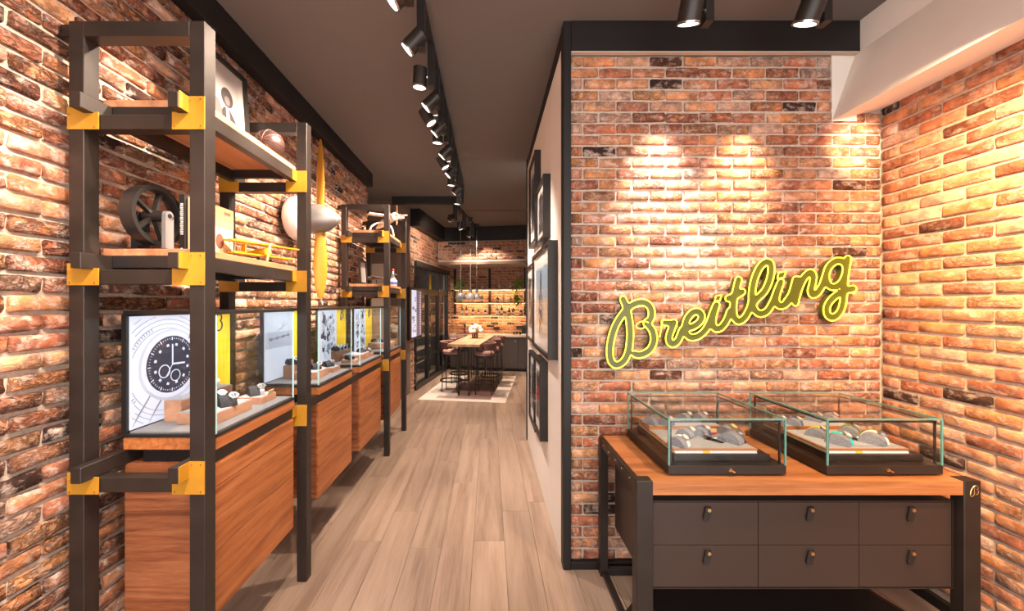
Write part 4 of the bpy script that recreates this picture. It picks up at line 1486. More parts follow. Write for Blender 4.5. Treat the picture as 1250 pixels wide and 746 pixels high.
R1 = lambda p: reg(730, 350, 6.78, p)
R2 = lambda p: reg(800, 350, 9.32, p)
R3 = lambda p: reg(870, 310, 8.29, p)
R4 = lambda p: reg(950, 305, 7.85, p)
strokes = [
    R1(B_PATHS['B']),
    # r into e, e into i
    R2([(98, 408), (150, 415), (212, 408)]),
    R2([(212, 408), (190, 470), (155, 575), (168, 640), (212, 652), (262, 605), (305, 500), (340, 478), (430, 455), (505, 400), (528, 335), (490, 285), (425, 295), (365, 365), (338, 460), (352, 540), (410, 580), (485, 565), (560, 505), (615, 410), (655, 300), (695, 205)]),
    R2([(695, 205), (660, 330), (652, 420), (672, 470), (716, 482), (765, 450), (815, 375), (850, 280)]),
    # t
    R3([(262, 262), (228, 400), (208, 520), (215, 630), (258, 682), (320, 650), (372, 560), (398, 470)]),
    R3([(158, 452), (230, 425), (300, 385)]),
    # l
    R3([(372, 560), (440, 465), (530, 370), (585, 230), (588, 110), (545, 82), (482, 130), (425, 250), (398, 390), (402, 500), (435, 580), (490, 608), (555, 575), (612, 480), (650, 380), (690, 285)]),
    R3([(690, 285), (655, 390), (642, 470), (668, 522), (720, 522), (775, 470), (820, 380)]),
    # n
    R4([(75, 505), (130, 420), (168, 285)]),
    R4([(188, 285), (175, 390), (165, 508)]),
    R4([(165, 490), (200, 370), (250, 265), (305, 218), (338, 250), (325, 340), (312, 395), (330, 432), (372, 415), (420, 345), (452, 255)]),
    # g
    R4([(452, 255), (485, 165), (555, 108), (625, 120), (650, 190), (615, 300), (545, 358), (480, 335), (458, 262)]),
    R4([(668, 85), (645, 230), (632, 370), (622, 500), (590, 598), (530, 648), (478, 630), (464, 560), (505, 482), (580, 420), (645, 388), (722, 374)]),
]
SS = 2.0                      # samples per picture pixel
GX0, GY0, GW_, GH_ = 732, 305, 320, 160
nxg, nyg = int(GW_ * SS), int(GH_ * SS)
dist = np.full((nyg, nxg), 99.0)
for s in strokes:
    p = catmull([(x, y, 0) for x, y in s], 14)
    rad = 4.05 if s is not strokes[1] else 3.6
    for a in p:
        cx, cy = (a.x - GX0) * SS, (a.y - GY0) * SS
        w = int(8 * SS)
        x0, x1 = max(int(cx) - w, 0), min(int(cx) + w, nxg)
        y0, y1 = max(int(cy) - w, 0), min(int(cy) + w, nyg)
        yy, xx = np.mgrid[y0:y1, x0:x1]
        dd = np.sqrt((xx - cx) ** 2 + (yy - cy) ** 2) / SS - rad
        dist[y0:y1, x0:x1] = np.minimum(dist[y0:y1, x0:x1], dd)


def contours(f, lev=0.0):
    """closed iso-lines of a sampled field"""
    seg = {}
    H, W = f.shape
    ins = f < lev

    def pt(a, b):
        (y0, x0), (y1, x1) = a, b
        t = (lev - f[a]) / (f[b] - f[a])
        return (x0 + (x1 - x0) * t, y0 + (y1 - y0) * t)
    ys, xs = np.nonzero((ins[:-1, :-1].astype(int) + ins[1:, :-1] + ins[:-1, 1:] + ins[1:, 1:]) % 4)
    nxt = {}
    pos = {}
    for y, x in zip(ys.tolist(), xs.tolist()):
        c = [(y, x), (y, x + 1), (y + 1, x + 1), (y + 1, x)]
        cr = []
        for i in range(4):
            a, b = c[i], c[(i + 1) % 4]
            if ins[a] != ins[b]:
                key = (min(a, b), max(a, b))
                pos[key] = pt(*key)
                cr.append((key, bool(ins[a])))
        for i in range(0, len(cr)):
            k, inside = cr[i]
            if inside:
                # leave through k, enter from the next crossing
                k2 = cr[(i + 1) % len(cr)][0]
                nxt[k2] = k
    out = []
    seen = set()
    for k in list(nxt):
        if k in seen:
            continue
        loop = []
        q = k
        while q is not None and q not in seen:
            seen.add(q)
            loop.append(pos[q])
            q = nxt.get(q)
        if len(loop) > 12:
            out.append(loop)
    return out


def simplify(loop, step):
    out = [loop[0]]
    for p in loop[1:]:
        if math.dist(p, out[-1]) >= step:
            out.append(p)
    n = len(out)
    for _ in range(2):
        out = [((out[i - 1][0] + 2 * out[i][0] + out[(i + 1) % n][0]) / 4, (out[i - 1][1] + 2 * out[i][1] + out[(i + 1) % n][1]) / 4) for i in range(n)]
    return out


loops = [simplify(l, 2.2) for l in contours(dist)]
loops = [[(GX0 + x / SS, GY0 + y / SS) for x, y in l] for l in loops]
ic = px2w(890, 385)
sign = thing('neon_sign', 'yellow neon script sign reading Breitling on the brick wall', 'sign', (ic.x, 2.50, ic.z))


def filled(name, lps, y0, depth, material, parent):
    cu = bpy.data.curves.new(name, 'CURVE')
    cu.dimensions = '2D'
    cu.fill_mode = 'BOTH'
    cu.extrude = depth / 2
    for l in lps:
        sp = cu.splines.new('POLY')
        sp.points.add(len(l) - 1)
        sp.use_cyclic_u = True
        for q, (x, y) in zip(sp.points, l):
            w = px2w(x, y)
            q.co = (w.x, w.z, 0, 1)
    tmp = bpy.data.objects.new('tmp', cu)
    COL.objects.link(tmp)
    dg = bpy.context.evaluated_depsgraph_get()
    me = bpy.data.meshes.new_from_object(tmp.evaluated_get(dg))
    bpy.data.objects.remove(tmp)
    bpy.data.curves.remove(cu)
    me.name = name
    me.transform(Matrix(((1, 0, 0, 0), (0, 0, -1, y0 + depth / 2), (0, 1, 0, 0), (0, 0, 0, 1))))
    me.transform(Matrix.Translation(-worldloc(parent)))
    me.materials.clear()
    me.materials.append(material)
    o = bpy.data.objects.new(name, me)
    COL.objects.link(o)
    o.parent = parent
    return o


dots = [R2([(690, 106), (752, 96), (736, 158), (672, 166)]), R3([(668, 192), (742, 176), (722, 238), (652, 254)])]
filled('letter_backing', loops + dots, SGN + .004, 0.034, M['signback'], sign)
for l in loops:
    obj('neon_tube', MB().tube([px2w(x, y) for x, y in l], .0044, 6, closed=True), M['neon'], sign, smooth=True, angle=180)
for dq in dots:
    q = []
    for i in range(4):
        a, b = dq[i], dq[(i + 1) % 4]
        for k in range(4):
            q.append((a[0] + (b[0] - a[0]) * k / 4, a[1] + (b[1] - a[1]) * k / 4))
    obj('neon_tube', MB().tube([px2w(x, y) for x, y in q], .0040, 6, closed=True), M['neon'], sign, smooth=True, angle=180)
# small loop at the waist of the B and the entry stroke of the r
lp = R1([(418, 300), (395, 288), (350, 292), (318, 315), (326, 342), (360, 348), (398, 330)])
obj('neon_tube', MB().tube([px2w(q.x, q.y, SGN - .008) for q in catmull([(x, y, 0) for x, y in lp], 4)], .0036, 6), M['neon'], sign, smooth=True, angle=180)
lp = R2([(48, 578), (68, 470), (78, 385)])
obj('neon_tube', MB().tube([px2w(x, y) for x, y in lp], .0044, 6), M['neon'], sign, smooth=True, angle=180)
for x, y in ((762, 380), (822, 415), (905, 385), (945, 330), (1012, 330)):
    p = px2w(x, y)
    obj('standoff', MB().cyl((p.x, SGN + .03, p.z), (p.x, YB, p.z), .008, seg=8), M['chrome'], sign)

# ------------------------------------------------------------------ counter desk under the sign
DX0, DX1, DY0, DY1 = 0.722, 2.409, 1.824, 2.465
dk = thing('display_counter', 'counter of dark metal and orange wood with six drawers below the sign', 'counter', ((DX0 + DX1) / 2, (DY0 + DY1) / 2, 0))
for x0, y0, wy in ((DX0, DY0, .06), (DX1 - .082, DY0, .06), (DX0, DY1 - .05, .05), (DX1 - .082, DY1 - .05, .05)):
    wx = .082 if wy == .06 else .05
    if x0 > 1.5 and wy == .05:
        x0 = DX1 - .05
    obj('leg', MB().box(x0, x0 + wx, y0, y0 + wy, 0, .902 if y0 < 2 else .895, .003), M['metal'], dk)
top = obj('wooden_top', MB().box(DX0 + .028, DX1 - .085, DY0 + .002, DY1 - .003, .832, .900, .001).box(DX1 - .085, DX1 - .02, DY0 + .062, DY1 - .06, .832, .900), M['boardx'], dk)
rl = obj('side_rail', MB().box(DX0 + .004, DX0 + .027, DY0 + .06, DY1 - .05, .842, .898), M['metal'], dk)
st = MB()
for k in range(5):
    y = DY0 + .10 + k * .11
    st.cyl((DX0 - .001, y, .872), (DX0 + .005, y, .872), .006, seg=10)
obj('brass_studs', st, M['gold'], rl)
obj('side_rail', MB().box(DX1 - .03, DX1 - .006, DY0 + .06, DY1 - .05, .842, .898), M['metal'], dk)
obj('foot_rail', MB().box(DX0 + .012, DX0 + .046, DY0 + .06, DY1 - .05, .006, .040, .002), M['metal'], dk)
obj('foot_rail', MB().box(DX1 - .13, DX1 - .096, DY0 + .03, DY1 - .03, .006, .040, .002), M['metal'], dk)
obj('foot_rail', MB().box(DX0 + .05, DX1 - .05, DY1 - .045, DY1 - .012, .006, .046, .002), M['blackmetal'], dk)
obj('cross_brace', MB().bar((DX0 + .03, 2.06, .028), (DX0 + .40, DY1 - .04, .028), .030, .03), M['blackmetal'], dk)
obj('cross_brace', MB().bar((DX1 - .06, 1.98, .028), (DX1 - .15, 2.36, .028), .030, .03), M['blackmetal'], dk)
obj('under_desk_shade', MB().box(DX0 + .20, DX1 - .15, DY0 + .05, DY1 - .06, .045, .062), M['black'], dk)  # black sheet added to stand for the deep shade on the floor below
CX0, CX1, CY0 = .803, 2.318, 1.858
car = obj('drawer_cabinet', MB().box(CX0, CX1, CY0 + .018, DY1 - .09, .347, .788), M['drawer'], dk)
rimm = MB().box(CX0, CX1, CY0 + .002, CY0 + .02, .782, .788).box(CX0, CX1, CY0 + .002, CY0 + .02, .347, .353).box(CX0, CX0 + .006, CY0 + .002, CY0 + .02, .353, .782).box(CX1 - .006, CX1, CY0 + .002, CY0 + .02, .353, .782)
obj('face_rim', rimm, M['metal'], dk)
obj('cabinet_hanger', MB().box(CX0 + .03, CX1 - .03, CY0 + .06, DY1 - .12, .787, .834), M['black'], dk)
xs = [CX0 + .008, 1.3445, 1.847, CX1 - .008]
for zr in ((.5655, .779), (.356, .5630)):
    for k in range(3):
        dw = obj('drawer', MB().box(xs[k] + .0015, xs[k + 1] - .0015, CY0 + .003, CY0 + .02, zr[0], zr[1], .001), M['drawer'], dk)
        hx, hz = at((864.5, 990, 1113)[k], 621, CY0).x, zr[1] - .035
        tb = MB()
        tb.prism([(-.016, 0), (.016, 0), (.016, .058), (.008, .070), (-.008, .070), (-.016, .058)], Matrix.Translation((hx, CY0 - .002, hz + .012)) @ Matrix.Rotation(.22, 4, 'Y') @ Matrix(((1, 0, 0, 0), (0, 0, -1, 0), (0, -1, 0, 0), (0, 0, 0, 1))), .006)
        tb.box(hx - .014, hx + .014, CY0 - .004, CY0 + .003, hz - .01, hz + .014)
        obj('leather_pull', tb, M['leather'], dw)
        obj('brass_stud', MB().cyl((hx, CY0 - .012, hz + .002), (hx, CY0 - .002, hz + .002), .0095, seg=12), M['gold'], dw)
em = at(1188.5, 599, DY0)
obj('script_emblem', emblem(MB(), (em.x, DY0 - .002, em.z), (1, 0, 0), (0, 0, 1), .058, .0024), M['gold'], dk)

# ------------------------------------------------------------------ glass cases on the desk


def counter_case(label, x0, x1, y0, y1):
    zb, zt = .902, 1.190
    t = thing('glass_case', label, 'glass case', ((x0 + x1) / 2, (y0 + y1) / 2, zb), 'glass watch cases on the counter')
    obj('case_base', MB().box(x0, x1, y0, y1, zb + .006, zb + .052, .002).box(x0 + .012, x1 - .012, y0 + .012, y1 - .012, zb, zb + .006), M['metal'], t)
    zi = zb + .052
    g = .007
    obj('glass_pane', MB().box(x0 + g, x1 - g, y0 + .001, y0 + .006, zi, zt - g), M['glass'], t)
    obj('glass_pane', MB().box(x0 + g, x1 - g, y1 - .006, y1 - .001, zi, zt - g), M['glass'], t)
    obj('glass_pane', MB().box(x0 + .001, x0 + .006, y0 + g, y1 - g, zi, zt - g), M['glass'], t)
    obj('glass_pane', MB().box(x1 - .006, x1 - .001, y0 + g, y1 - g, zi, zt - g), M['glass'], t)
    obj('glass_lid', MB().box(x0 + g, x1 - g, y0 + g, y1 - g, zt - .006, zt), M['glass'], t)
    e = MB()
    for x in (x0, x1 - g):
        for y in (y0, y1 - g):
            e.box(x, x + g, y, y + g, zi, zt)
    for x in (x0, x1 - g):
        e.box(x, x + g, y0 + g, y1 - g, zt - g, zt)
    for y in (y0, y1 - g):
        e.box(x0 + g, x1 - g, y, y + g, zt - g, zt)
    obj('glass_edges', e, M['glassedge'], t)
    f = MB()
    a, b, w = .016, .024, .008
    for x in (x0 + a, x1 - a - w):
        for y in (y0 + a, y1 - a - w):
            f.box(x, x + w, y, y + w, zi, zt - b)
    for x in (x0 + a, x1 - a - w):
        f.box(x, x + w, y0 + a, y1 - a, zt - b, zt - b + w)
    for y in (y0 + a, y1 - a - w):
        f.box(x0 + a, x1 - a, y, y + w, zt - b, zt - b + w)
    obj('inner_frame', f, M['blackmetal'], t)
    kx = x0 + (x1 - x0) * .53
    k = MB().cyl((kx - .004, y0 - .003, zb + .030), (kx - .004, y0 + .001, zb + .030), .009, seg=12).cyl((kx - .012, y0 - .008, zb + .035), (kx + .014, y0 - .008, zb + .022), .0045, seg=10)
    obj('brass_lock', k, M['gold'], t)
    # stepped display inside
    xi0, xi1 = x0 + .050, x1 - .048
    p = obj('inner_plinth', MB().box(xi0, xi1, y0 + .045, y1 - .03, zi, zi + .036, .002), M['blackmetal'], t)
    obj('lower_tray', MB().box(xi0 + .004, xi1 - .05, y0 + .062, y1 - .035, zi + .050, zi + .060, .001), M['boardx'], t)
    obj('tray_riser', MB().box(xi0 + .01, xi1 - .06, y0 + .075, y1 - .04, zi + .036, zi + .050), M['cream'], t)
    obj('caption_strip', MB().obox(((xi0 + xi1) / 2 - .02, y0 + .066, zi + .043), xi1 - xi0 - .07, .003, .014, 0, -.5), M['white'], t)
    obj('caption_logo', MB().obox(((xi0 + xi1) / 2 - .07, y0 + .0635, zi + .0435), .034, .003, .011, 0, -.5), M['yellow'], t)
    obj('tray_suede', MB().box(xi0 + .012, xi1 - .06, y0 + .072, y1 - .20, zi + .060, zi + .0615), M['suede'], t)
    obj('upper_tray', MB().box(xi0 + .006, xi1 - .055, y1 - .205, y1 - .04, zi + .060, zi + .082, .001), M['boardx'], t)
    obj('upper_suede', MB().box(xi0 + .014, xi1 - .063, y1 - .197, y1 - .048, zi + .082, zi + .0835), M['suede'], t)
    return zi + .0615, zi + .0835


A0, A1, AY0, AY1 = .905, 1.500, 1.880, 2.440
B0, B1 = 1.706, 2.291
z1, z2 = counter_case('left glass watch case on the wooden counter top', A0, A1, AY0, AY1)
counter_case('right glass watch case on the wooden counter top', B0, B1, AY0, AY1)
G1, G2 = 'watches in the left counter case', 'watches in the right counter case'


def cwatch(px, py, z, yaw, sc, strap, dial, label, group):
    d = (EYE - z) * F / (py - PY)
    return watch((px - PX) / F * d, d, z, yaw, sc, strap, dial, label, group, 'suededark')


# left case
cwatch(829, 543, z1, .62, 0.89, 'white', 'white', 'white-strapped watch at the front left corner of the left counter case', G1)
cwatch(838, 532, z1, .62, 0.86, 'steel', 'white', 'steel watch just behind the white-strapped one in the left counter case', G1)
cwatch(856, 530.5, z1, .62, 0.89, 'blue', 'white', 'blue-strapped watch in the left counter case', G1)
cwatch(888, 529.5, z1, .62, 0.92, 'suededark', 'yellow', 'grey-strapped watch with yellow dial in the left counter case', G1)
cwatch(894, 538.5, z1, .62, 1.08, 'steel', 'steel', 'large steel bracelet watch at the right of the left counter case', G1)
cwatch(796, 517, z2, .62, 0.81, 'steel', 'steel', 'steel watch at the left end of the raised tray in the left counter case', G1)
cwatch(813, 518, z2, .62, 0.81, 'blue', 'white', 'blue watch on the raised tray in the left counter case', G1)
cwatch(836, 512, z2, .62, 0.81, 'leather', 'white', 'brown-black watch at the back of the raised tray in the left counter case', G1)
cwatch(855, 512, z2, .62, 0.81, 'steel', 'white', 'steel watch at the back right of the raised tray in the left counter case', G1)
# right case
cwatch(1024, 541, z1, .62, 1.03, 'teal', 'white', 'turquoise-strapped watch at the front of the right counter case', G2)
cwatch(997, 532, z1, .62, 0.92, 'yellow', 'cream', 'yellow-strapped watch behind the turquoise one in the right counter case', G2)
cwatch(1037, 530, z1, .62, 0.92, 'green', 'photopale', 'green-grey watch in the middle of the right counter case', G2)
cwatch(1066, 540, z1, .62, 1.08, 'white', 'steel', 'white-strapped watch at the right of the right counter case', G2)
cwatch(969, 518, z2, .62, 0.78, 'blue', 'white', 'pale blue watch at the left of the raised tray in the right counter case', G2)
cwatch(950, 516, z2, .62, 0.76, 'steel', 'white', 'steel watch at the left end of the raised tray in the right counter case', G2)
cwatch(994, 513, z2, .62, 0.81, 'steel', 'white', 'steel watch at the back of the raised tray in the right counter case', G2)
cwatch(1013, 513, z2, .62, 0.81, 'suede', 'white', 'pinkish grey watch at the back right of the raised tray in the right counter case', G2)
for lab, px, py in (('flat silver watch with open bracelet lying in the left counter case', 872, 538), ('flat silver watch with open bracelet lying in the right counter case', 1046, 537.5)):
    d = (EYE - z1) * F / (py - PY)
    x = (px - PX) / F * d
    t = thing('flat_watch', lab, 'watch', (x, d, z1 + .001), None, .75)
    obj('stand', MB().obox((x, d, z1 + .012), .036, .09, .006, 0, .16).box(x - .016, x + .016, d + .02, d + .035, z1 + .001, z1 + .014), M['leather'], t)
    obj('watch_case', MB().cyl((x, d, z1 + .016), (x, d, z1 + .025), .018, seg=16), M['steel'], t)
    obj('bracelet', MB().obox((x, d - .030, z1 + .012), .020, .036, .005, 0, .16).obox((x, d + .030, z1 + .022), .020, .034, .005, 0, .16), M['steel'], t)
    for ch in t.children:
        pass
for lab, px, py in (('small red and cream price card in the left counter case', 869, 530), ('small orange price card in the right counter case', 1032, 530)):
    d = (EYE - z1) * F / (py - PY)
    x = (px - PX) / F * d
    o = obj('price_card', MB().obox((x, d, z1 + .016), .05, .010, .028, 0, -.3), M['cream' if px < 900 else 'orange'])
    tag(o, lab, 'card')
    recenter(o, (x, d, z1 + .0015))
    if px < 900:
        s = obj('red_stripe', MB().obox((x, d - .007, z1 + .009), .05, .003, .009, 0, -.3), M['red'], o)

# ------------------------------------------------------------------ pictures on the partition
def wall_picture(label, y0, y1, z0, z1, proud, art):
    xw = .50
    xf = xw - proud
    t = thing('wall_picture', label, 'picture', (xw - proud / 2, (y0 + y1) / 2, z0), 'framed pictures on the white partition')
    b = .028
    obj('frame_side', MB().box(xf, xw, y0, y0 + b, z0, z1), M['metal'], t)
    obj('frame_side', MB().box(xf, xw, y1 - b, y1, z0, z1), M['metal'], t)
    obj('frame_side', MB().box(xf, xw, y0 + b, y1 - b, z0, z0 + b), M['metal'], t)
    obj('frame_side', MB().box(xf, xw, y0 + b, y1 - b, z1 - b, z1), M['metal'], t)
    obj('mount', MB().box(xf + .022, xw, y0 + b, y1 - b, z0 + b, z1 - b), M['white'], t)
    xg = xf + .0215
    my, mz = (y1 - y0) * .16, (z1 - z0) * .17
    pr = obj('print', MB().box(xg - .001, xg + .001, y0 + my, y1 - my, z0 + mz, z1 - mz), M['sky' if art == 'tower' else 'photopale'], t)
    rn = random.Random(len(label))
    if art == 'tower':
        obj('print_ground', MB().box(xg - .002, xg - .001, y0 + my, y1 - my, z0 + mz, z0 + (z1 - z0) * .52), M['sand'], pr)
        yc = (y0 + y1) / 2 + .02
        tw = MB().box(xg - .003, xg - .002, yc - .035, yc + .035, z0 + (z1 - z0) * .45, z0 + (z1 - z0) * .72).box(xg - .003, xg - .002, yc - .02, yc + .02, z0 + (z1 - z0) * .72, z0 + (z1 - z0) * .80)
        obj('print_tower', tw, M['photomid'], pr)
        for mk, m in (('photodark', 0), ('board', 1), ('white', 2), ('blue', 3)):
            cr = MB()
            for k in range(9):
                yy = yc + rn.uniform(-.12, .12)
                zz = z0 + (z1 - z0) * rn.uniform(.22, .55)
                cr.obox((xg - .0035 - .0004 * m, yy, zz), .001, .025, .055)
            obj('print_crowd', cr, M[mk], pr)
    else:
        for mk in ('photodark', 'photomid', art if art in M else 'photomid'):
            cr = MB()
            for k in range(6):
                cr.obox((xg - .0025 - .0004 * k, rn.uniform(y0 + my * 1.6, y1 - my * 1.6), rn.uniform(z0 + mz * 1.4, z1 - mz * 1.4)), .001, (y1 - y0) * rn.uniform(.06, .2), (z1 - z0) * rn.uniform(.06, .2), 0, rn.uniform(-.5, .5))
            obj('print_shapes', cr, M[mk], pr)
    obj('glass_pane', MB().box(xf + .004, xf + .006, y0 + b, y1 - b, z0 + b, z1 - b), M['pictureglass'], t)
    return t


wall_picture('largest framed picture on the white partition, pale blue sky over a tower', 2.71, 3.74, 1.36, 2.235, .07, 'tower')
wall_picture('framed picture above the largest one on the white partition', 3.03, 3.55, 2.31, 2.83, .06, 'photomid')
wall_picture('tall framed picture highest up on the white partition', 3.60, 4.15, 2.38, 3.26, .06, 'photopale')
wall_picture('framed picture with red details low on the white partition, nearer of two', 3.16, 3.62, .60, 1.277, .07, 'red')
wall_picture('framed picture low on the white partition, further of two', 3.68, 4.25, .50, 1.25, .05, 'photomid')
wall_picture('framed picture at eye height at the far end of the white partition', 3.82, 4.55, 1.36, 2.20, .05, 'sand')

# ------------------------------------------------------------------ lit wall showcase by the glazed screen (second-room frame)
t = thing('lit_showcase', 'black wall cabinet with glowing white and mauve panel beside the glazed screen', 'showcase', (-1.54, .20, 1.08))
obj('housing', MB().box(-1.598, -1.50, -.15, .55, 1.08, 2.085), M['blackmetal'], t)
obj('white_panel', MB().box(-1.499, -1.497, -.05, .22, 1.12, 2.04), M['lightbox'], t)
obj('mauve_panel', MB().box(-1.499, -1.497, .22, .52, 1.12, 2.04), M['mauvelight'], t)
dm = MB()
for k in range(18):
    dm.box(-1.497, -1.494, .42, .47, 1.15 + k * .049, 1.172 + k * .049)
obj('light_dots', dm, M['lightbox'], t)
rn = random.Random(4)
dm = MB()
for k in range(14):
    dm.obox((-1.496, rn.uniform(0, .18), rn.uniform(1.16, 2.0)), .002, rn.uniform(.03, .09), rn.uniform(.02, .07))
obj('panel_shapes', dm, M['lightmid'], t)
place2(t)

o = obj('yellow_sign', MB().box(-1.80, -1.78, 1.72, 2.10, 2.13, 2.50), M['yellow'])
tag(o, 'small yellow sign behind the upper panes of the glazed screen', 'sign')
recenter(o, (-1.79, 1.91, 2.13))
place2(o)
t = thing('store_shelf', 'pale shelves dimly seen through the glazed screen', 'shelf', (-2.1, 1.95, 0))
for z in (.35, .65, .95, 1.25, 1.6):
    obj('shelf_board', MB().box(-2.35, -1.95, 1.35, 2.60, z, z + .04), M['counter'], t)
for v in (1.35, 2.56):
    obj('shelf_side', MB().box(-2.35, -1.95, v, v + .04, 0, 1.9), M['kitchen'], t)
place2(t)

# ------------------------------------------------------------------ kitchen at the far end (second-room frame)
VB = 3.30
KU0 = u_at(548, 2.74)
t = thing('kitchen_counter', 'dark kitchen base units along the far brick wall', 'cabinet', (0, 3.0, 0))
obj('carcass', MB().box(KU0 + .02, 1.38, 2.80, VB, .08, .90), M['kitchen'], t)
obj('toe_kick', MB().box(KU0 + .03, 1.37, 2.84, VB, 0, .08), M['black'], t)
uu = [KU0 + .02, -.75, -.2, .35, .85, 1.38]
for a, b in zip(uu, uu[1:]):
    dd = obj('cabinet_door', MB().box(a + .003, b - .003, 2.775, 2.80, .09, .895, .002), M['kitchen'], t)
    obj('knob', MB().cyl((b - .07, 2.755, .80), (b - .07, 2.775, .80), .012, seg=8), M['chrome'], dd)
place2(t)
o = obj('kitchen_worktop', MB().box(KU0, 1.39, 2.745, VB, .902, .95, .003), M['counter'])
tag(o, 'pale stone worktop on the dark kitchen units', 'worktop')
recenter(o, (0, 3.0, .902))
place2(o)
us = u_at(566, 3.05)
o = obj('kitchen_sink', MB().box(us - .22, us + .22, 2.86, 3.2, .951, .956), M['socket'])
tag(o, 'dark sink set in the left of the kitchen worktop', 'sink')
recenter(o, (us, 3.03, .951))
place2(o)
o = obj('kitchen_tap', MB().tube(catmull([(us, 3.24, .957), (us, 3.24, 1.13), (us, 3.20, 1.20), (us, 3.10, 1.20), (us, 3.08, 1.15)], 5), .014, 8), M['socket'])
tag(o, 'black swan neck tap behind the kitchen sink', 'tap')
recenter(o, (us, 3.24, .957))
place2(o)
uc = u_at(640, 3.1)
t = thing('coffee_machine', 'black coffee machine at the right end of the kitchen worktop', 'coffee machine', (uc, 3.1, .951))
obj('body', MB().box(uc - .07, uc + .07, 3.06, 3.22, .951, 1.19, .01), M['socket'], t)
obj('head', MB().box(uc - .06, uc + .06, 2.97, 3.07, 1.10, 1.20, .01), M['socket'], t)
obj('drip_tray', MB().box(uc - .06, uc + .06, 2.96, 3.06, .951, .975), M['chrome'], t)
place2(t)
for i, px in enumerate((627.5, 631, 635)):
    u = u_at(px, 3.05)
    o = obj('coffee_cup', MB().lathe((u, 3.05, .951), [(.0, 0), (.025, 0), (.035, .07), (.03, .07), (.022, .01), (.0, .01)], 12), M['socket'])
    tag(o, 'dark cup by the coffee machine, %s from the left' % ORD[i], 'cup', 'cups by the coffee machine')
    recenter(o, (u, 3.05, .951))
    place2(o)
for lab, px, py in (('dark wall socket above the left of the kitchen worktop behind the flowers', 606, 401), ('dark wall socket beside the coffee machine', 634, 399.5)):
    u = u_at(px, 3.27)
    z = z_at(py, u, 3.27)
    t = thing('wall_socket', lab, 'socket', (u, 3.27, z - .04))
    obj('plate', MB().box(u - .08, u + .08, 3.268, 3.284, z - .04, z + .04, .003), M['socket'], t)
    obj('outlets', MB().cyl((u - .035, 3.262, z), (u - .035, 3.268, z), .022, seg=12).cyl((u + .035, 3.262, z), (u + .035, 3.268, z), .022, seg=12), M['blackmetal'], t)
    place2(t)

# shelves with steel uprights
US = [u_at(555, 3.2), u_at(597.5, 3.2), u_at(641, 3.2)]
t = thing('bar_shelving', 'three-tier bar shelving with black uprights on the far brick wall', 'shelving', (US[1], 3.2, 1.45))
for u in US:
    obj('upright', MB().box(u - .03, u + .03, 3.22, 3.275, 1.44, 2.74), M['black'], t)
SZ = [z_at(384.5, -.4, 3.05), z_at(369, -.4, 3.05), z_at(352.5, -.4, 3.05)]
for z in SZ:
    obj('shelf', MB().box(US[0] - .04, US[2] + .05, 2.98, 3.22, z - .03, z), M['tablewood'], t)
    obj('led_strip', MB().box(US[0], US[2], 3.19, 3.20, z - .04, z - .031), M['walllight'], t)
place2(t)
for z in SZ:
    lo = strip_light(T2((US[1], 3.10, z - .05)), 1.9, .02, (0.45, 0, -TH), 5.0, (1.0, .66, .30))

BOT = [  # px, shelf, height, radius, material, label
    (563.9, 0, .27, .035, 'greenbottle', 'green bottle, first from the left on the lowest bar shelf'),
    (569.2, 0, .28, .035, 'amber', 'amber bottle with pale top, second from the left on the lowest bar shelf'),
    (577.4, 0, .20, .042, 'brownglass', 'squat dark bottle, third from the left on the lowest bar shelf'),
    (584.0, 0, .17, .036, 'amber', 'small reddish bottle, fourth from the left on the lowest bar shelf'),
    (592.3, 0, .16, .046, 'brownglass', 'round dark bottle with white label just left of the middle upright'),
    (606.8, 0, .27, .036, 'bluebottle', 'grey-blue bottle just right of the middle upright on the lowest bar shelf'),
    (612.4, 0, .29, .036, 'amber', 'tall amber bottle with white stopper on the lowest bar shelf'),
    (621.4, 0, .19, .044, 'brownglass', 'dark brown bottle, third from the right on the lowest bar shelf'),
    (626.5, 0, .19, .040, 'amber', 'reddish bottle, second from the right on the lowest bar shelf'),
    (635.9, 0, .17, .046, 'brownglass', 'squat bottle with pale label, last on the right of the lowest bar shelf'),
    (588.5, 1, .20, .038, 'greenbottle', 'green bottle beside the pendant lamps on the middle bar shelf'),
    (607.3, 1, .17, .046, 'brownglass', 'dark bottle with pale label on the middle bar shelf'),
    (615.0, 1, .27, .040, 'clearbottle', 'pale slim bottle in the centre of the right half of the middle bar shelf'),
    (623.3, 1, .14, .042, 'bluebottle', 'grey-blue flask left of the hanging plant on the middle bar shelf'),
    (588.5, 2, .13, .036, 'clearbottle', 'small pale bottle on the left half of the top bar shelf'),
    (609.2, 2, .17, .030, 'clearbottle', 'slim white bottle right of the middle upright on the top bar shelf'),
    (616.2, 2, .07, .040, 'greenbottle', 'low green jar between two bottles on the top bar shelf'),
    (622.9, 2, .17, .034, 'clearbottle', 'pale pink bottle right of the low green jar on the top bar shelf'),
]
for px, sh, h, r, mk, lab in BOT:
    u = u_at(px, 3.09)
    z = SZ[sh] + .001
    t = thing('bottle', lab, 'bottle', (u, 3.09, z), 'bottles on the bar shelves')
    prof = [(.0, 0), (r, 0), (r, h * .52), (r * .85, h * .62), (r * .36, h * .72), (r * .34, h * .9), (.0, h * .9)]
    obj('glass_body', MB().lathe((u, 3.09, z), prof, 12), M[mk], t, smooth=True)
    obj('stopper', MB().cyl((u, 3.09, z + h * .9), (u, 3.09, z + h), r * .4, seg=8), M['label' if 'white' in lab or 'pale' in lab else 'leather'], t)
    obj('paper_label', MB().lathe((u, 3.09, z), [(r * 1.01, h * .12), (r * 1.03, h * .13), (r * 1.03, h * .42), (r * 1.01, h * .43)], 12), M['label'], t)
    place2(t)


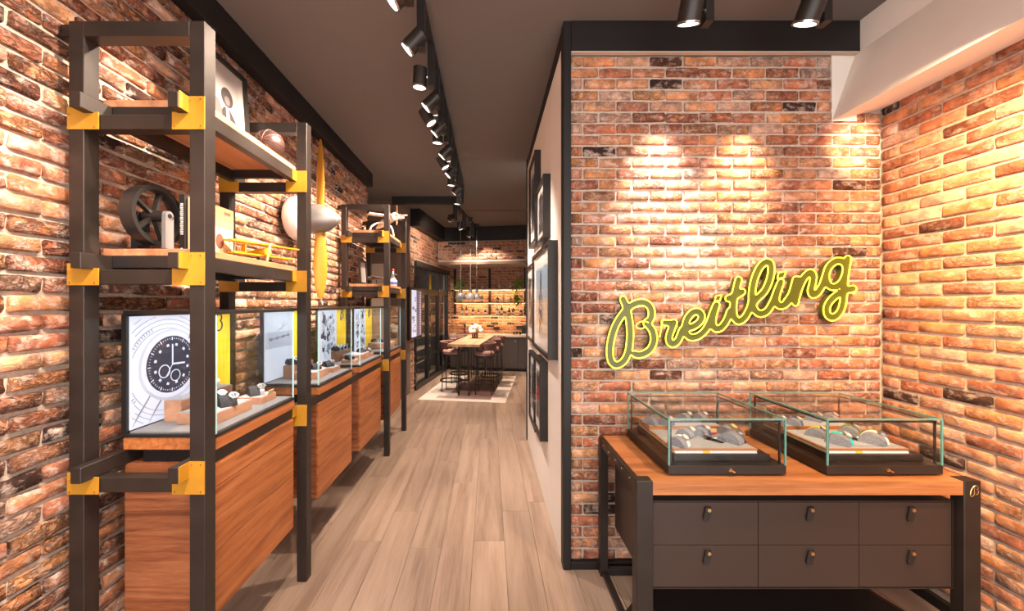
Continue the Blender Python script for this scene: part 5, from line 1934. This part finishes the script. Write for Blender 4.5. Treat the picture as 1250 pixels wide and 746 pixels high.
def plant(px, sh, lab, hang, seed, r=.13, up=.20):
    rn = random.Random(seed)
    u = u_at(px, 3.06)
    z = SZ[sh] + .001
    t = thing('potted_plant', lab, 'plant', (u, 3.06, z), 'green plants on the bar shelves')
    obj('pot', MB().lathe((u, 3.06, z), [(.0, 0), (.045, 0), (.06, .09), (.052, .09), (.045, .07), (.0, .07)], 12), M['lampgrey'], t)
    lf, lf2 = MB(), MB()
    for k in range(150):
        a = rn.uniform(0, 2 * PI)
        if k < 60 or not hang:
            q = Vector((u + rn.gauss(0, r * .5), 3.06 + rn.gauss(0, .04), z + .08 + abs(rn.gauss(0, up * .55))))
        else:
            q = Vector((u + rn.gauss(0, r * .55), 2.955 - abs(rn.gauss(0, .02)), z + .08 - rn.random() * hang))
        m = lf if rn.random() < .5 else lf2
        n = Vector((rn.uniform(-1, 1), rn.uniform(-1, .2), rn.uniform(-.4, 1))).normalized()
        s = n.orthogonal().normalized()
        s = Matrix.Rotation(a, 3, n) @ s
        w = n.cross(s)
        ln, wd_ = rn.uniform(.035, .06), rn.uniform(.012, .022)
        vs = [m.bm.verts.new(q + v) for v in (s * ln, w * wd_ + n * .006, -s * ln, -w * wd_ + n * .006)]
        m.bm.faces.new(vs)
    a_ = obj('leaves', lf, M['green'], t)
    a_['kind'] = 'stuff'
    b_ = obj('leaves', lf2, M['green2'], t)
    b_['kind'] = 'stuff'
    st = MB()
    for k in range(6):
        st.tube([(u, 3.06, z + .06), (u + rn.uniform(-.06, .06), 3.05, z + .16), (u + rn.uniform(-.1, .1), 3.03, z + .2)], .003, 4)
    obj('stems', st, M['green'], t)
    place2(t)


plant(562.5, 2, 'green plant at the left end of the top bar shelf above the pendant lamps', .45, 3)
plant(632.5, 2, 'trailing green plant at the right end of the top bar shelf', .55, 8)
plant(630.5, 1, 'low green plant at the right of the middle bar shelf', 0, 12, .07, .08)

# ------------------------------------------------------------------ rug, bar table, stools, lamps (second-room frame)
t = thing('area_rug', 'ivory rug with mauve centre and blocks under the bar table', 'rug', (-.47, .93, 0.001))
obj('rug_base', MB().box(-1.285, .345, -.32, 2.17, .001, .010, .003), M['rugwhite'], t)
obj('mauve_field', MB().box(-.62, .05, -.16, 2.02, .0101, .0125).box(-.80, -.62, .25, 1.2, .0101, .0125), M['rugbrown'], t)
gm = MB()
for k in range(5):
    gm.box(.06, .33, .02 + k * .44, .22 + k * .44, .0101, .0125)
gm.box(-.98, -.62, -.16, .02, .0101, .0125)
obj('grey_blocks', gm, M['ruggrey'], t)
place2(t)

t = thing('bar_table', 'long oak bar table on thin metal legs over the rug', 'table', (-.485, 1.07, .0135))
TZ = 1.005
for k in range(4):
    u0 = -.80 + .1575 * k
    obj('table_board', MB().box(u0 + .001, u0 + .1565, -.02, 2.16, TZ - .05, TZ, .002), M['tablewood'], t)
for v in (.06, 2.05):
    for u in (-.60, -.40):
        obj('leg', MB().box(u - .014, u + .014, v - .014, v + .014, .0135, TZ - .05), M['metal'], t)
    obj('leg_brace', MB().box(-.58, -.42, v - .015, v + .015, .30, .33), M['metal'], t)
obj('under_beam', MB().box(-.53, -.47, .08, 2.03, TZ - .11, TZ - .05), M['metal'], t)
place2(t)


def make_stool(label):
    t = thing('bar_stool', label, 'stool', (0, 0, .0135), 'bar stools around the oak table')
    z0 = .0135
    obj('seat', MB().lathe((0, 0, z0), [(.0, .74), (.17, .74), (.195, .76), (.195, .80), (.17, .825), (.0, .83)], 20), M['seat'], t, smooth=True)
    mb = MB()
    rows = []
    for k in range(13):
        a = math.radians(-85 + 170 * k / 12)
        row = []
        for rr, zz in ((.205, .86), (.235, .86), (.24, .985), (.21, .985)):
            row.append(mb.bm.verts.new((rr * math.cos(a), rr * math.sin(a), z0 + zz)))
        rows.append(row)
    for A, B in zip(rows, rows[1:]):
        for q in range(4):
            mb.bm.faces.new((A[q], A[(q + 1) % 4], B[(q + 1) % 4], B[q]))
    mb.bm.faces.new(rows[0])
    mb.bm.faces.new(list(reversed(rows[-1])))
    obj('backrest', mb, M['seatback'], t, smooth=True)
    obj('back_trim', MB().tube([(.2225 * math.cos(math.radians(-85 + 170 * k / 12)), .2225 * math.sin(math.radians(-85 + 170 * k / 12)), z0 + .99) for k in range(13)], .014, 6), M['seat'], t, smooth=True)
    for k in range(4):
        a = PI / 4 + k * PI / 2
        c, s = math.cos(a), math.sin(a)
        top_ = .90 if c > 0 else .745
        obj('leg', MB().cyl((.215 * c, .215 * s, z0), (.205 * c, .205 * s, z0 + top_), .009, seg=8), M['blackmetal'], t)
    obj('foot_ring', MB().lathe((0, 0, z0), [(.205, .20), (.232, .20), (.232, .225), (.205, .225), (.205, .20)], 28), M['blackmetal'], t)
    obj('seat_ring', MB().lathe((0, 0, z0), [(.175, .715), (.20, .715), (.20, .738), (.175, .738), (.175, .715)], 24), M['blackmetal'], t)
    return t


st0 = make_stool('rose-seated bar stool at the near left of the oak table')
spots_ = [((-.84, .45), PI, 'rose-seated bar stool at the near left of the oak table'),
          ((-.84, 1.20), PI, 'rose-seated bar stool in the middle of the left side of the oak table'),
          ((-.84, 1.92), PI, 'rose-seated bar stool at the far left of the oak table'),
          ((-.13, .30), 0, 'rose-seated bar stool at the near right of the oak table'),
          ((-.13, 1.08), 0, 'rose-seated bar stool in the middle of the right side of the oak table'),
          ((-.13, 1.82), 0, 'rose-seated bar stool at the far right of the oak table')]
for i, ((u, v), rz, lab) in enumerate(spots_):
    p = T2((u, v, .0135))
    if i == 0:
        st0.location, st0.rotation_euler = p, (0, 0, rz - TH)
        st0['label'] = lab
    else:
        dup(st0, p, rz - TH, lab)

# flowers on the table
fu_, fv = u_at(580, 1.25), 1.25
t = thing('flower_vase', 'square vase of white flowers on the oak bar table', 'flower vase', (fu_, fv, TZ + .001))
obj('vase', MB().box(fu_ - .065, fu_ + .065, fv - .065, fv + .065, TZ + .001, TZ + .14, .004), M['amber'], t)
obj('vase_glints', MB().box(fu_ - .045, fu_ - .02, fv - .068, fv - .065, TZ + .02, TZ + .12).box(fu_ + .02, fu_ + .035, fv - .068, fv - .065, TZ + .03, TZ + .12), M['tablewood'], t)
rn = random.Random(5)
fl = MB()
for k in range(34):
    a, e = rn.uniform(0, 2 * PI), rn.uniform(0, 1)
    fl.ball((fu_ + .15 * math.cos(a) * math.sqrt(e), fv + .13 * math.sin(a) * math.sqrt(e), TZ + .17 + .10 * (1 - e) + rn.uniform(-.02, .03)), .045, .045, .036, 8, 6)
o_ = obj('flower_heads', fl, M['flower'], t, smooth=True)
o_['kind'] = 'stuff'
place2(t)

# pendant lamps
for i, (px, v) in enumerate(((562.3, .40), (574.2, 1.05), (582, 1.75))):
    u = u_at(px, v)
    z = z_at(365, u, v)
    t = thing('pendant_lamp', 'grey enamel dome pendant over the oak table, %s' % ('nearest of three', 'middle of three', 'furthest of three')[i], 'lamp', (u, v, z), 'grey dome pendants over the bar table')
    obj('shade', MB().lathe((u, v, z), [(.108, 0), (.104, .03), (.088, .075), (.055, .11), (.028, .125), (.026, .13), (.0, .13), (.0, .12), (.05, .10), (.08, .07), (.098, .03), (.102, 0)], 24), M['lampgrey'], t, smooth=True)
    obj('lamp_neck', MB().lathe((u, v, z), [(.0, .13), (.03, .13), (.034, .18), (.022, .215), (.018, .27), (.0, .27)], 12), M['chrome'], t, smooth=True)
    obj('cord', MB().cyl((u, v, z + .26), (u, v, CEIL - .06), .006, seg=6), M['lampgrey'], t)
    obj('ceiling_rose', MB().cyl((u, v, CEIL - .08), (u, v, CEIL), .02, .06, seg=16), M['blackmetal'], t)
    obj('bulb', MB().ball((u, v, z + .05), .03, u=10, v=8), M['lens'], t)
    place2(t)
    spot(T2((u, v, z + .0)), T2((u, v, 0)), 14, SOFT, 120, .8, .03)
